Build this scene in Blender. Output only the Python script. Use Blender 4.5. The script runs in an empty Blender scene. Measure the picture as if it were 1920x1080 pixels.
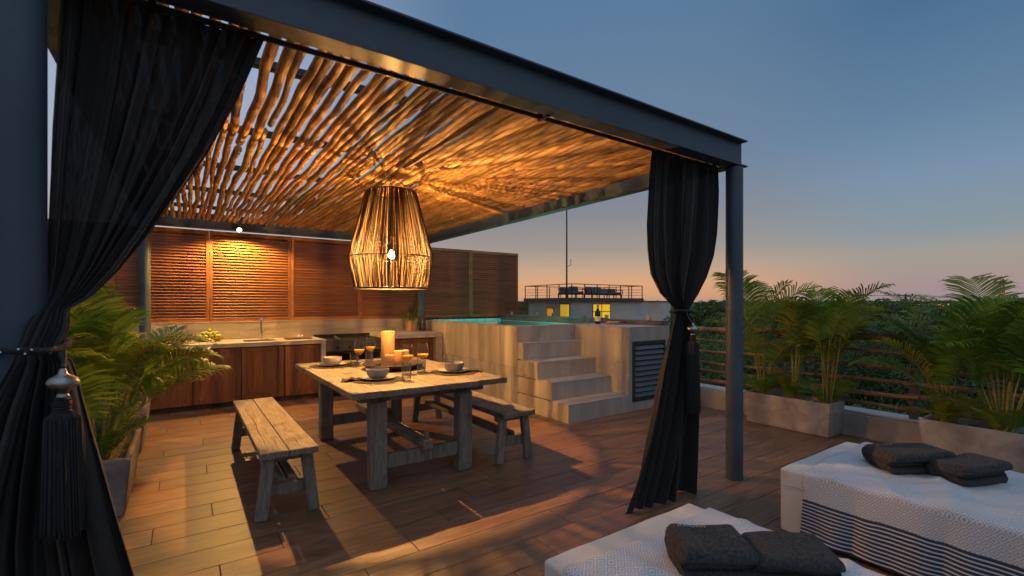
import bpy, bmesh, math, random
from math import sin, cos, pi
from mathutils import Vector, Matrix, noise

R = math.radians
rnd = random.Random(11)
sc = bpy.context.scene
COL = sc.collection


def lin(c):
    return tuple(((v / 255) / 12.92 if v <= 10 else (((v / 255) + .055) / 1.055) ** 2.4) for v in c)


# ------------------------------------------------------------------ camera
cam = bpy.data.cameras.new('camera')
cam_ob = bpy.data.objects.new('camera', cam)
COL.objects.link(cam_ob)
cam.sensor_width = 36
cam.lens = 16.575
cam.shift_y = 30 / 1920
cam.clip_start = .05
cam.clip_end = 3000
cam.dof.use_dof = True
cam.dof.focus_distance = 4.6
cam.dof.aperture_fstop = 2.8
cam_ob.location = (0, 0, 1.45)
cam_ob.rotation_euler = (R(90), 0, R(-34.8))
sc.camera = cam_ob

# ------------------------------------------------------------------ sky after sunset
SUN_AZ = R(47.5)                     # direction of the afterglow, from +X towards +Y
world = bpy.data.worlds.new('World')
sc.world = world
world.use_nodes = True
wt = world.node_tree
bg = wt.nodes['Background']


def wnode(kind, **kw):
    n = wt.nodes.new(kind)
    for k, v in kw.items():
        setattr(n, k, v)
    return n


def ramp(tree, pts, src, interp='LINEAR'):
    n = tree.nodes.new('ShaderNodeValToRGB')
    n.color_ramp.interpolation = interp
    e = n.color_ramp.elements
    while len(e) < len(pts):
        e.new(.5)
    for el, (p, c) in zip(e, pts):
        el.position = p
        el.color = (*c, 1)
    tree.links.new(src, n.inputs[0])
    return n.outputs[0]


tc = wnode('ShaderNodeTexCoord')
nrm = wnode('ShaderNodeVectorMath', operation='NORMALIZE')
wt.links.new(tc.outputs['Generated'], nrm.inputs[0])
sep = wnode('ShaderNodeSeparateXYZ')
wt.links.new(nrm.outputs[0], sep.inputs[0])
flat = wnode('ShaderNodeVectorMath', operation='MULTIPLY')
wt.links.new(nrm.outputs[0], flat.inputs[0])
flat.inputs[1].default_value = (1, 1, 0)
flatn = wnode('ShaderNodeVectorMath', operation='NORMALIZE')
wt.links.new(flat.outputs[0], flatn.inputs[0])
dot = wnode('ShaderNodeVectorMath', operation='DOT_PRODUCT')
wt.links.new(flatn.outputs[0], dot.inputs[0])
dot.inputs[1].default_value = (cos(SUN_AZ), sin(SUN_AZ), 0)
glow = [(0, lin((178, 150, 142))), (.018, lin((220, 163, 120))), (.042, lin((224, 170, 126))), (.072, lin((199, 168, 141))),
        (.11, lin((166, 154, 144))), (.18, lin((139, 140, 146))), (.27, lin((117, 136, 158))), (.52, lin((93, 126, 160))), (1, lin((74, 106, 142)))]
side = [(0, lin((156, 144, 152))), (.028, lin((170, 148, 147))), (.058, lin((168, 153, 147))), (.085, lin((162, 158, 151))),
        (.12, lin((139, 153, 161))), (.205, lin((124, 148, 172))), (.3, lin((100, 132, 162))), (.446, lin((77, 113, 147))), (1, lin((70, 102, 138)))]
ra = ramp(wt, glow, sep.outputs['Z'])
rb = ramp(wt, side, sep.outputs['Z'])
f1 = wnode('ShaderNodeMapRange', interpolation_type='SMOOTHSTEP')
f1.inputs[1].default_value, f1.inputs[2].default_value = .84, 1.0
wt.links.new(dot.outputs['Value'], f1.inputs[0])
mixa = wnode('ShaderNodeMix', data_type='RGBA')
wt.links.new(f1.outputs[0], mixa.inputs[0])
wt.links.new(rb, mixa.inputs[6])
wt.links.new(ra, mixa.inputs[7])
# the sky is brightest and palest well to the left of the glow
left = [(0, lin((186, 160, 150))), (.03, lin((222, 178, 140))), (.08, lin((206, 186, 168))), (.15, lin((186, 180, 184))), (.26, lin((170, 178, 198))), (.45, lin((156, 172, 202))), (1, lin((92, 122, 156)))]
rl = ramp(wt, left, sep.outputs['Z'])
dotl = wnode('ShaderNodeVectorMath', operation='DOT_PRODUCT')
wt.links.new(flatn.outputs[0], dotl.inputs[0])
dotl.inputs[1].default_value = (cos(R(115)), sin(R(115)), 0)
f3 = wnode('ShaderNodeMapRange', interpolation_type='SMOOTHSTEP')
f3.inputs[1].default_value, f3.inputs[2].default_value = .56, .90
wt.links.new(dotl.outputs['Value'], f3.inputs[0])
mixb = wnode('ShaderNodeMix', data_type='RGBA')
wt.links.new(f3.outputs[0], mixb.inputs[0])
wt.links.new(mixa.outputs[2], mixb.inputs[6])
wt.links.new(rl, mixb.inputs[7])
f2 = wnode('ShaderNodeMapRange', interpolation_type='SMOOTHSTEP')
f2.inputs[1].default_value, f2.inputs[2].default_value = -1, .7
f2.inputs[3].default_value, f2.inputs[4].default_value = .85, 1
wt.links.new(dot.outputs['Value'], f2.inputs[0])
dim = wnode('ShaderNodeVectorMath', operation='SCALE')
wt.links.new(mixb.outputs[2], dim.inputs[0])
wt.links.new(f2.outputs[0], dim.inputs['Scale'])
sky = wnode('ShaderNodeTexSky', sky_type='NISHITA', sun_disc=False)
sky.sun_elevation = R(-2)
sky.sun_rotation = R(90) - SUN_AZ
sky.ozone_density = 2.5
skys = wnode('ShaderNodeVectorMath', operation='SCALE')
wt.links.new(sky.outputs[0], skys.inputs[0])
skys.inputs['Scale'].default_value = .5
mixs = wnode('ShaderNodeMix', data_type='RGBA')
mixs.inputs[0].default_value = .05
wt.links.new(dim.outputs[0], mixs.inputs[6])
wt.links.new(skys.outputs[0], mixs.inputs[7])
wt.links.new(mixs.outputs[2], bg.inputs[0])
bg.inputs[1].default_value = 1.0          # the ramps above are already the dim values of dusk

# added fill lamp, weak and very soft, from high up, brightening the foreground
sun = bpy.data.lights.new('added_fill_light', 'SUN')
sun.energy = .75
sun.angle = R(110)
sun.color = (.86, .93, 1.0)
sun_ob = bpy.data.objects.new('added_fill_light', sun)
COL.objects.link(sun_ob)
sun_ob.rotation_euler = (R(22), R(-8), 0)

vs = sc.view_settings
vs.view_transform = 'Standard'
vs.look = 'None'
vs.exposure = 0
vs.gamma = 1
sc.cycles.use_denoising = True
sc.cycles.max_bounces = 8
sc.cycles.transparent_max_bounces = 24
sc.cycles.sample_clamp_indirect = 4


# ------------------------------------------------------------------ materials
def nodes_of(name):
    m = bpy.data.materials.new(name)
    m.use_nodes = True
    t = m.node_tree
    return m, t, t.nodes['Principled BSDF']


def pbr(name, c1, c2=None, scale=6, stretch=(1, 1, 1), rough=.6, metal=0, bump=0, detail=6, rand=0., fine=0, dirt=None, lo=.35, hi=.65, coat=0, dist=.6, rough2=None, hue=0):
    """two-colour noise material in object space; every object gets its own offset and brightness"""
    m, t, b = nodes_of(name)
    L = t.links.new
    N = t.nodes.new
    c2 = c2 or c1
    tc = N('ShaderNodeTexCoord')
    oi = N('ShaderNodeObjectInfo')
    mu = N('ShaderNodeVectorMath')
    mu.operation = 'SCALE'
    mu.inputs[0].default_value = (37, 53, 71)
    L(oi.outputs['Random'], mu.inputs['Scale'])
    ad = N('ShaderNodeVectorMath')
    ad.operation = 'ADD'
    L(tc.outputs['Object'], ad.inputs[0])
    L(mu.outputs[0], ad.inputs[1])
    st = N('ShaderNodeVectorMath')
    st.operation = 'MULTIPLY'
    L(ad.outputs[0], st.inputs[0])
    st.inputs[1].default_value = stretch
    nz = N('ShaderNodeTexNoise')
    nz.inputs['Scale'].default_value = scale
    nz.inputs['Detail'].default_value = detail
    nz.inputs['Roughness'].default_value = .62
    nz.inputs['Distortion'].default_value = dist
    L(st.outputs[0], nz.inputs['Vector'])
    col = ramp(t, [(lo, c1), (hi, c2)], nz.outputs[0])
    if dirt:
        nd = N('ShaderNodeTexNoise')
        nd.inputs['Scale'].default_value = dirt[1]
        nd.inputs['Detail'].default_value = 5
        L(ad.outputs[0], nd.inputs['Vector'])
        mr = N('ShaderNodeMapRange')
        mr.inputs[1].default_value, mr.inputs[2].default_value = dirt[2], dirt[2] + .16
        mr.inputs[4].default_value = dirt[3]
        L(nd.outputs[0], mr.inputs[0])
        mx = N('ShaderNodeMix')
        mx.data_type = 'RGBA'
        L(mr.outputs[0], mx.inputs[0])
        L(col, mx.inputs[6])
        mx.inputs[7].default_value = (*dirt[0], 1)
        col = mx.outputs[2]
    if rand:
        hs = N('ShaderNodeHueSaturation')
        mr = N('ShaderNodeMapRange')
        mr.inputs[3].default_value, mr.inputs[4].default_value = 1 - rand, 1 + rand
        L(oi.outputs['Random'], mr.inputs[0])
        L(mr.outputs[0], hs.inputs['Value'])
        if hue:
            fr = N('ShaderNodeMath')
            fr.operation = 'FRACT'
            m7 = N('ShaderNodeMath')
            m7.operation = 'MULTIPLY'
            m7.inputs[1].default_value = 7.31
            L(oi.outputs['Random'], m7.inputs[0])
            L(m7.outputs[0], fr.inputs[0])
            mh = N('ShaderNodeMapRange')
            mh.inputs[3].default_value, mh.inputs[4].default_value = .5 - hue, .5 + hue
            L(fr.outputs[0], mh.inputs[0])
            L(mh.outputs[0], hs.inputs['Hue'])
        L(col, hs.inputs['Color'])
        col = hs.outputs[0]
    L(col, b.inputs['Base Color'])
    b.inputs['Roughness'].default_value = rough
    if rough2 is not None:
        rr = N('ShaderNodeMapRange')
        rr.inputs[1].default_value, rr.inputs[2].default_value = .3, .7
        rr.inputs[3].default_value, rr.inputs[4].default_value = rough, rough2
        L(nz.outputs[0], rr.inputs[0])
        L(rr.outputs[0], b.inputs['Roughness'])
    b.inputs['Metallic'].default_value = metal
    b.inputs['Coat Weight'].default_value = coat
    if bump:
        src = nz.outputs[0]
        if fine:
            nf = N('ShaderNodeTexNoise')
            nf.inputs['Scale'].default_value = fine
            nf.inputs['Detail'].default_value = 3
            L(st.outputs[0], nf.inputs['Vector'])
            sm = N('ShaderNodeMath')
            sm.operation = 'ADD'
            L(nz.outputs[0], sm.inputs[0])
            L(nf.outputs[0], sm.inputs[1])
            src = sm.outputs[0]
        bp = N('ShaderNodeBump')
        bp.inputs['Strength'].default_value = min(1, bump)
        bp.inputs['Distance'].default_value = .01
        L(src, bp.inputs['Height'])
        L(bp.outputs[0], b.inputs['Normal'])
    return m


def emit(name, c, strength):
    m, t, b = nodes_of(name)
    b.inputs['Base Color'].default_value = (*c, 1)
    b.inputs['Emission Color'].default_value = (*c, 1)
    b.inputs['Emission Strength'].default_value = strength
    return m


def thin_glass(name, tint=(.95, .97, .97), gloss=.04, rough=.02):
    m, t, b = nodes_of(name)
    t.nodes.remove(b)
    N, L = t.nodes.new, t.links.new
    tr = N('ShaderNodeBsdfTransparent')
    tr.inputs[0].default_value = (*tint, 1)
    gl = N('ShaderNodeBsdfGlossy')
    gl.inputs['Roughness'].default_value = rough
    lw = N('ShaderNodeLayerWeight')
    lw.inputs[0].default_value = .25
    mr = N('ShaderNodeMapRange')
    mr.inputs[3].default_value, mr.inputs[4].default_value = gloss, .55
    L(lw.outputs['Fresnel'], mr.inputs[0])
    mx = N('ShaderNodeMixShader')
    L(mr.outputs[0], mx.inputs[0])
    L(tr.outputs[0], mx.inputs[1])
    L(gl.outputs[0], mx.inputs[2])
    L(mx.outputs[0], t.nodes['Material Output'].inputs[0])
    return m


def leaf_mat(name, c1, c2, trans=.35, rand=.25, rough=.45, noise_scale=.8):
    m, t, b = nodes_of(name)
    N, L = t.nodes.new, t.links.new
    geo = N('ShaderNodeNewGeometry')
    oi = N('ShaderNodeObjectInfo')
    nz = N('ShaderNodeTexNoise')
    nz.inputs['Scale'].default_value = noise_scale
    nz.inputs['Detail'].default_value = 3
    L(geo.outputs['Position'], nz.inputs['Vector'])
    ad = N('ShaderNodeMath')
    ad.operation = 'MULTIPLY_ADD'
    ad.inputs[1].default_value = .45
    L(geo.outputs['Random Per Island'], ad.inputs[0])
    L(nz.outputs[0], ad.inputs[2])
    col = ramp(t, [(.4, c1), (1.0, c2)], ad.outputs[0])
    hs = N('ShaderNodeHueSaturation')
    mr = N('ShaderNodeMapRange')
    mr.inputs[3].default_value, mr.inputs[4].default_value = 1 - rand, 1 + rand
    L(oi.outputs['Random'], mr.inputs[0])
    L(mr.outputs[0], hs.inputs['Value'])
    L(col, hs.inputs['Color'])
    L(hs.outputs[0], b.inputs['Base Color'])
    b.inputs['Roughness'].default_value = rough
    tl = N('ShaderNodeBsdfTranslucent')
    L(hs.outputs[0], tl.inputs[0])
    mx = N('ShaderNodeMixShader')
    mx.inputs[0].default_value = trans
    L(b.outputs[0], mx.inputs[1])
    L(tl.outputs[0], mx.inputs[2])
    L(mx.outputs[0], t.nodes['Material Output'].inputs[0])
    return m


M = {}
M['steel'] = pbr('charcoal painted steel', (.040, .062, .086), (.060, .086, .114), scale=3, rough=.42, rough2=.55, bump=.08, fine=60)
M['black_steel'] = pbr('black painted steel', (.012, .012, .014), (.02, .02, .022), scale=5, rough=.45)
M['pole'] = pbr('peeled bush pole', (.21, .098, .028), (.54, .31, .105), scale=5, stretch=(2.4, .5, 2.4), rough=.66, bump=.9, fine=26, rand=.36, dirt=((.07, .03, .012), 6, .6, .8), hue=.012)
M['rail_pole'] = pbr('weathered rail pole', (.15, .075, .032), (.33, .18, .085), scale=5, stretch=(2.4, .5, 2.4), rough=.65, bump=.6, fine=26, rand=.25)
M['plank'] = pbr('wood look porcelain plank', (.118, .058, .031), (.265, .146, .082), scale=3.2, stretch=(1, 9, 1), rough=.40, rough2=.55, bump=.14, fine=18, rand=.17, detail=9, dirt=((.075, .036, .018), 2.2, .55, .6), dist=1.4, hue=.01)
M['grout'] = pbr('dark grout', (.018, .011, .008), (.03, .02, .013), scale=30, rough=.9)
M['old_wood'] = pbr('weathered grey table wood', (.135, .105, .072), (.27, .222, .165), scale=4, stretch=(7, 1, 7), rough=.68, bump=.7, fine=22, rand=.14, detail=8, dirt=((.035, .024, .017), 4.2, .55, .9), dist=1.2)
M['old_leg'] = pbr('weathered grey leg wood', (.13, .105, .082), (.27, .225, .175), scale=4, stretch=(7, 7, 1), rough=.72, bump=.7, fine=22, rand=.12, detail=8, dirt=((.035, .028, .022), 4, .58, .8), dist=1.2)
M['crack'] = pbr('dark crack', (.02, .014, .01), rough=.95)
M['louvre'] = pbr('reddish hardwood slat', (.215, .080, .026), (.345, .140, .048), scale=1.5, stretch=(1, 6, 6), rough=.45, rand=.10)
M['cabinet'] = pbr('dark brown hardwood', (.105, .034, .012), (.19, .075, .028), scale=2.5, stretch=(7, 7, .8), rough=.45, bump=.12, rand=.1, detail=8, dist=1)
M['concrete'] = pbr('polished beige concrete', (.36, .31, .25), (.50, .44, .36), scale=3.5, rough=.55, rough2=.7, bump=.12, fine=40, detail=9, dirt=((.24, .20, .155), 1.6, .58, .55))
M['planter'] = pbr('cast grey concrete', (.26, .225, .20), (.42, .375, .34), scale=4.5, rough=.8, bump=.35, fine=50, detail=9, rand=.06, dirt=((.16, .135, .115), 2.4, .56, .7))
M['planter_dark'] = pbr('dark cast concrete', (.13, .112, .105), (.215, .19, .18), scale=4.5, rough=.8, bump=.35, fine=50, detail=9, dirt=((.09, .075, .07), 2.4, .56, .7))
M['parapet'] = pbr('plastered parapet', (.30, .27, .25), (.42, .39, .36), scale=3, rough=.8, bump=.25, fine=40, detail=9, dirt=((.17, .145, .125), 1.5, .52, .7))
M['pool_tile'] = pbr('streaked stone look tile', (.37, .325, .275), (.48, .435, .385), scale=2.2, stretch=(3, 3, .45), rough=.5, rough2=.62, bump=.1, fine=30, detail=9, rand=.09, dirt=((.29, .25, .205), 2.4, .55, .6), dist=.6)
M['stone_wall'] = pbr('stone look wall tile', (.34, .29, .22), (.48, .42, .33), scale=3, stretch=(.6, 3, 3), rough=.6, bump=.15, fine=30, detail=9, rand=.08)
M['pool_blue'] = pbr('turquoise pool mosaic', (.20, .56, .52), (.34, .70, .64), scale=12, rough=.35, bump=.1)
M['steel_shiny'] = pbr('brushed stainless steel', (.55, .53, .50), (.66, .64, .60), scale=5, stretch=(1, 8, 8), rough=.28, metal=1)
M['chrome'] = pbr('chrome', (.75, .75, .75), rough=.1, metal=1)
M['silver'] = pbr('hammered antique silver', (.24, .22, .195), (.42, .39, .35), scale=26, rough=.3, metal=1, bump=.7)
M['soot'] = pbr('black enamel', (.010, .009, .008), (.018, .016, .014), scale=8, rough=.55)
M['ceramic'] = pbr('glazed grey stoneware', (.27, .25, .225), (.34, .315, .285), scale=14, rough=.32, bump=.05, rand=.05)
M['mat_cloth'] = pbr('charcoal woven fibre', (.018, .015, .013), (.05, .042, .036), scale=60, rough=.95, bump=.9, fine=140)
M['tray'] = pbr('black carved wood', (.016, .013, .011), (.035, .028, .023), scale=9, rough=.5, bump=.3)
M['wick'] = pbr('burnt wick', (.012, .01, .01), rough=.9)
M['cutlery'] = pbr('dark cutlery steel', (.12, .11, .10), rough=.3, metal=1)
M['clay'] = pbr('terracotta clay', (.33, .18, .10), (.46, .28, .17), scale=6, rough=.8, bump=.2, fine=40)
M['dark_clay'] = pbr('dark glazed clay', (.04, .035, .03), (.07, .06, .05), scale=6, rough=.4)
M['basket'] = pbr('turned bowl wood', (.30, .15, .06), (.42, .23, .10), scale=6, stretch=(1, 1, 6), rough=.55, bump=.2)
M['lime'] = pbr('lime peel', (.22, .30, .03), (.50, .50, .07), scale=9, rough=.4, bump=.1, rand=.35, hue=.03)
M['bottle'] = pbr('dark green bottle glass', (.006, .010, .006), rough=.08, coat=.5)
M['foil'] = pbr('gold foil', (.55, .42, .18), (.7, .55, .25), scale=30, rough=.35, metal=1)
M['label_paper'] = pbr('cream paper', (.62, .58, .48), (.7, .66, .56), scale=20, rough=.8)
M['bread'] = pbr('cured meat and bread', (.42, .24, .12), (.6, .42, .24), scale=30, rough=.7, bump=.4)
M['red_food'] = pbr('red berries', (.30, .012, .01), (.45, .03, .02), scale=20, rough=.3)
M['soil'] = pbr('gravel and soil', (.05, .035, .025), (.17, .14, .11), scale=45, rough=.95, bump=1, fine=90)
M['cane'] = pbr('yellow green cane', (.16, .15, .025), (.36, .27, .06), scale=6, stretch=(2, 2, 8), rough=.5, bump=.15, rand=.2)
M['frond'] = leaf_mat('palm leaflet', (.075, .155, .012), (.24, .36, .040), trans=.5, rand=.25, noise_scale=3)
M['frond_warm'] = leaf_mat('yellowing palm leaflet', (.14, .18, .016), (.36, .36, .045), trans=.5, rand=.25, noise_scale=3)
M['dracaena'] = leaf_mat('spiky leaf', (.03, .075, .012), (.10, .17, .03), trans=.3)
M['leaf1'] = leaf_mat('dark broad leaf', (.042, .085, .018), (.125, .190, .045), trans=.25, rand=.3)
M['leaf2'] = leaf_mat('mid green leaf', (.056, .10, .018), (.16, .215, .045), trans=.25, rand=.3)
M['bark'] = pbr('grey brown bark', (.06, .045, .03), (.12, .09, .065), scale=6, stretch=(3, 3, .6), rough=.9, bump=.6)
M['sheet'] = pbr('white cotton cover', (.50, .465, .44), (.60, .565, .54), scale=3, stretch=(1, 1, 1), rough=.9, bump=.55, fine=9, detail=6)
M['towel'] = pbr('charcoal terry towel', (.026, .0245, .024), (.080, .076, .073), scale=75, rough=1, bump=1, fine=190, detail=5)
M['thread'] = pbr('white embroidery thread', (.55, .53, .5), rough=.8)
M['far_wall'] = pbr('grey render', (.55, .52, .48), (.66, .63, .59), scale=.6, rough=.9, bump=.2, detail=8)
M['far_slab'] = pbr('brown slab edge', (.09, .06, .045), (.13, .09, .07), scale=1, rough=.9)
M['far_dark'] = pbr('dark rust steel', (.05, .022, .012), (.07, .03, .016), scale=3, rough=.7)
M['cushion'] = pbr('slate outdoor cushion', (.10, .10, .105), (.17, .17, .18), scale=2, rough=.9, rand=.2)
M['ground'] = pbr('jungle floor', (.012, .024, .006), (.035, .05, .014), scale=.4, rough=1, bump=.5)
M['hatch'] = pbr('dark teal painted aluminium', (.022, .028, .032), (.034, .042, .046), scale=4, rough=.5)
M['hatch_slat'] = pbr('blue grey aluminium slat', (.09, .115, .14), (.13, .155, .18), scale=4, rough=.45, rand=.06)
M['glass'] = thin_glass('clear glass')
M['pane'] = thin_glass('pool fence glass', tint=(.955, .975, .97), gloss=.05)
M['win_lit'] = emit('lit yellow window', lin((250, 196, 40)), .85)
M['lamp_lit'] = emit('lit far lamp', lin((255, 180, 60)), 1.3)
M['red_lit'] = emit('red beacon', (1, .08, .03), 2.5)
M['juice'] = pbr('orange juice', (1, .52, .03), (1, .58, .05), scale=5, rough=.3)
M['juice'].node_tree.nodes['Principled BSDF'].inputs['Subsurface Weight'].default_value = .4
M['wax'] = pbr('apricot candle wax', (.82, .43, .165), (.86, .49, .21), scale=3, rough=.45)
_b = M['wax'].node_tree.nodes['Principled BSDF']
_b.inputs['Subsurface Weight'].default_value = .6
_b.inputs['Subsurface Radius'].default_value = (.05, .02, .008)
M['water_glass'] = thin_glass('drinking water', tint=(.9, .94, .94), gloss=.05)


def cloth_black():
    m, t, b = nodes_of('sheer black gauze')
    N, L = t.nodes.new, t.links.new
    tc = N('ShaderNodeTexCoord')
    w1 = N('ShaderNodeTexNoise')
    w1.inputs['Scale'].default_value = 40
    st = N('ShaderNodeVectorMath')
    st.operation = 'MULTIPLY'
    st.inputs[1].default_value = (6, 6, .35)
    L(tc.outputs['Object'], st.inputs[0])
    L(st.outputs[0], w1.inputs['Vector'])
    col = ramp(t, [(.3, (.006, .0055, .0055)), (.7, (.015, .0135, .013))], w1.outputs[0])
    L(col, b.inputs['Base Color'])
    b.inputs['Roughness'].default_value = .95
    b.inputs['Sheen Weight'].default_value = .12
    bp = N('ShaderNodeBump')
    bp.inputs['Strength'].default_value = .5
    bp.inputs['Distance'].default_value = .004
    L(w1.outputs[0], bp.inputs['Height'])
    L(bp.outputs[0], b.inputs['Normal'])
    tr = N('ShaderNodeBsdfTransparent')
    mx = N('ShaderNodeMixShader')
    mr = N('ShaderNodeMapRange')
    mr.inputs[1].default_value, mr.inputs[2].default_value = .3, .7
    mr.inputs[3].default_value, mr.inputs[4].default_value = .0, .012
    L(w1.outputs[0], mr.inputs[0])
    L(mr.outputs[0], mx.inputs[0])
    L(b.outputs[0], mx.inputs[1])
    L(tr.outputs[0], mx.inputs[2])
    L(mx.outputs[0], t.nodes['Material Output'].inputs[0])
    return m


M['gauze'] = cloth_black()
M['black_cord'] = pbr('black silk cord', (.006, .006, .007), (.016, .016, .018), scale=120, stretch=(1, 1, .15), rough=.7, bump=.8)


def jute():
    m, t, b = nodes_of('dark jute cord')
    N, L = t.nodes.new, t.links.new
    b.inputs['Base Color'].default_value = (.060, .036, .015, 1)
    b.inputs['Roughness'].default_value = .85
    tl = N('ShaderNodeBsdfTranslucent')
    tl.inputs[0].default_value = (.30, .17, .055, 1)
    mx = N('ShaderNodeMixShader')
    mx.inputs[0].default_value = .13
    L(b.outputs[0], mx.inputs[1])
    L(tl.outputs[0], mx.inputs[2])
    L(mx.outputs[0], t.nodes['Material Output'].inputs[0])
    return m


M['jute'] = jute()


def throw_mat():
    """woven cotton throw: navy stripes near the long hem, concentric-diamond twill above (uv in metres)"""
    m, t, b = nodes_of('blue and white woven cotton')
    N, L = t.nodes.new, t.links.new

    def math(op, a, c=None, d=None):
        n = N('ShaderNodeMath')
        n.operation = op
        for i, v in enumerate((a, c, d)):
            if v is None:
                continue
            if isinstance(v, (int, float)):
                n.inputs[i].default_value = v
            else:
                L(v, n.inputs[i])
        return n.outputs[0]
    uv = N('ShaderNodeUVMap')
    sp = N('ShaderNodeSeparateXYZ')
    L(uv.outputs[0], sp.inputs[0])
    u, v = sp.outputs[0], sp.outputs[1]
    nv = N('ShaderNodeTexNoise')
    nv.inputs['Scale'].default_value = 3.5
    nv.inputs['Detail'].default_value = 3
    L(uv.outputs[0], nv.inputs['Vector'])
    v = math('ADD', v, math('MULTIPLY', math('SUBTRACT', nv.outputs[0], .5), .030))
    u = math('ADD', u, math('MULTIPLY', math('SUBTRACT', nv.outputs[0], .5), .022))
    D = .052
    pu = math('ABSOLUTE', math('SUBTRACT', math('FRACT', math('DIVIDE', u, D)), .5))
    pv = math('ABSOLUTE', math('SUBTRACT', math('FRACT', math('DIVIDE', v, D)), .5))
    dd = math('ADD', pu, pv)
    rings = math('SINE', math('MULTIPLY', dd, 2 * pi * 3.5))
    ring01 = math('GREATER_THAN', rings, .12)
    stripe = math('GREATER_THAN', math('SINE', math('MULTIPLY', v, 2 * pi / .0215)), -.5)
    hem = math('LESS_THAN', v, .215)
    line = math('LESS_THAN', math('ABSOLUTE', math('SUBTRACT', v, .222)), .008)
    pat = N('ShaderNodeMix')
    pat.data_type = 'FLOAT'
    L(hem, pat.inputs[0])
    L(ring01, pat.inputs[2])
    L(stripe, pat.inputs[3])
    pat2 = math('MAXIMUM', pat.outputs[0], line)
    ca = N('ShaderNodeMix')
    ca.data_type = 'RGBA'
    L(hem, ca.inputs[0])
    ca.inputs[6].default_value = (.33, .37, .45, 1)
    ca.inputs[7].default_value = (.030, .044, .095, 1)
    cb = N('ShaderNodeMix')
    cb.data_type = 'RGBA'
    L(line, cb.inputs[0])
    L(ca.outputs[2], cb.inputs[6])
    cb.inputs[7].default_value = (.030, .044, .095, 1)
    cc = N('ShaderNodeMix')
    cc.data_type = 'RGBA'
    L(pat2, cc.inputs[0])
    cc.inputs[6].default_value = (.60, .585, .57, 1)
    L(cb.outputs[2], cc.inputs[7])
    nz = N('ShaderNodeTexNoise')
    nz.inputs['Scale'].default_value = 2.2
    L(uv.outputs[0], nz.inputs['Vector'])
    hs = N('ShaderNodeHueSaturation')
    mr = N('ShaderNodeMapRange')
    mr.inputs[3].default_value, mr.inputs[4].default_value = .88, 1.12
    L(nz.outputs[0], mr.inputs[0])
    L(mr.outputs[0], hs.inputs['Value'])
    L(cc.outputs[2], hs.inputs['Color'])
    L(hs.outputs[0], b.inputs['Base Color'])
    b.inputs['Roughness'].default_value = .9
    bp = N('ShaderNodeBump')
    bp.inputs['Strength'].default_value = .12
    bp.inputs['Distance'].default_value = .003
    L(pat2, bp.inputs['Height'])
    L(bp.outputs[0], b.inputs['Normal'])
    return m


M['throw'] = throw_mat()
M['grout_grey'] = pbr('grey grout', (.10, .085, .07), (.15, .13, .11), scale=20, rough=.9)
M['kerb'] = pbr('dark brown stone kerb', (.085, .068, .052), (.14, .115, .09), scale=4, rough=.4, bump=.15)
M['dark_steel'] = pbr('sooted stainless steel', (.10, .09, .08), (.17, .155, .135), scale=5, stretch=(1, 8, 8), rough=.42, metal=1)


def bulb_glass():
    m, t, b = nodes_of('glowing bulb glass')
    t.nodes.remove(b)
    N, L = t.nodes.new, t.links.new
    tr = N('ShaderNodeBsdfTransparent')
    em = N('ShaderNodeEmission')
    em.inputs[0].default_value = (1, .62, .27, 1)
    em.inputs[1].default_value = 22
    ad = N('ShaderNodeAddShader')
    L(tr.outputs[0], ad.inputs[0])
    L(em.outputs[0], ad.inputs[1])
    L(ad.outputs[0], t.nodes['Material Output'].inputs[0])
    return m


M['bulb_glass'] = bulb_glass()


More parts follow.
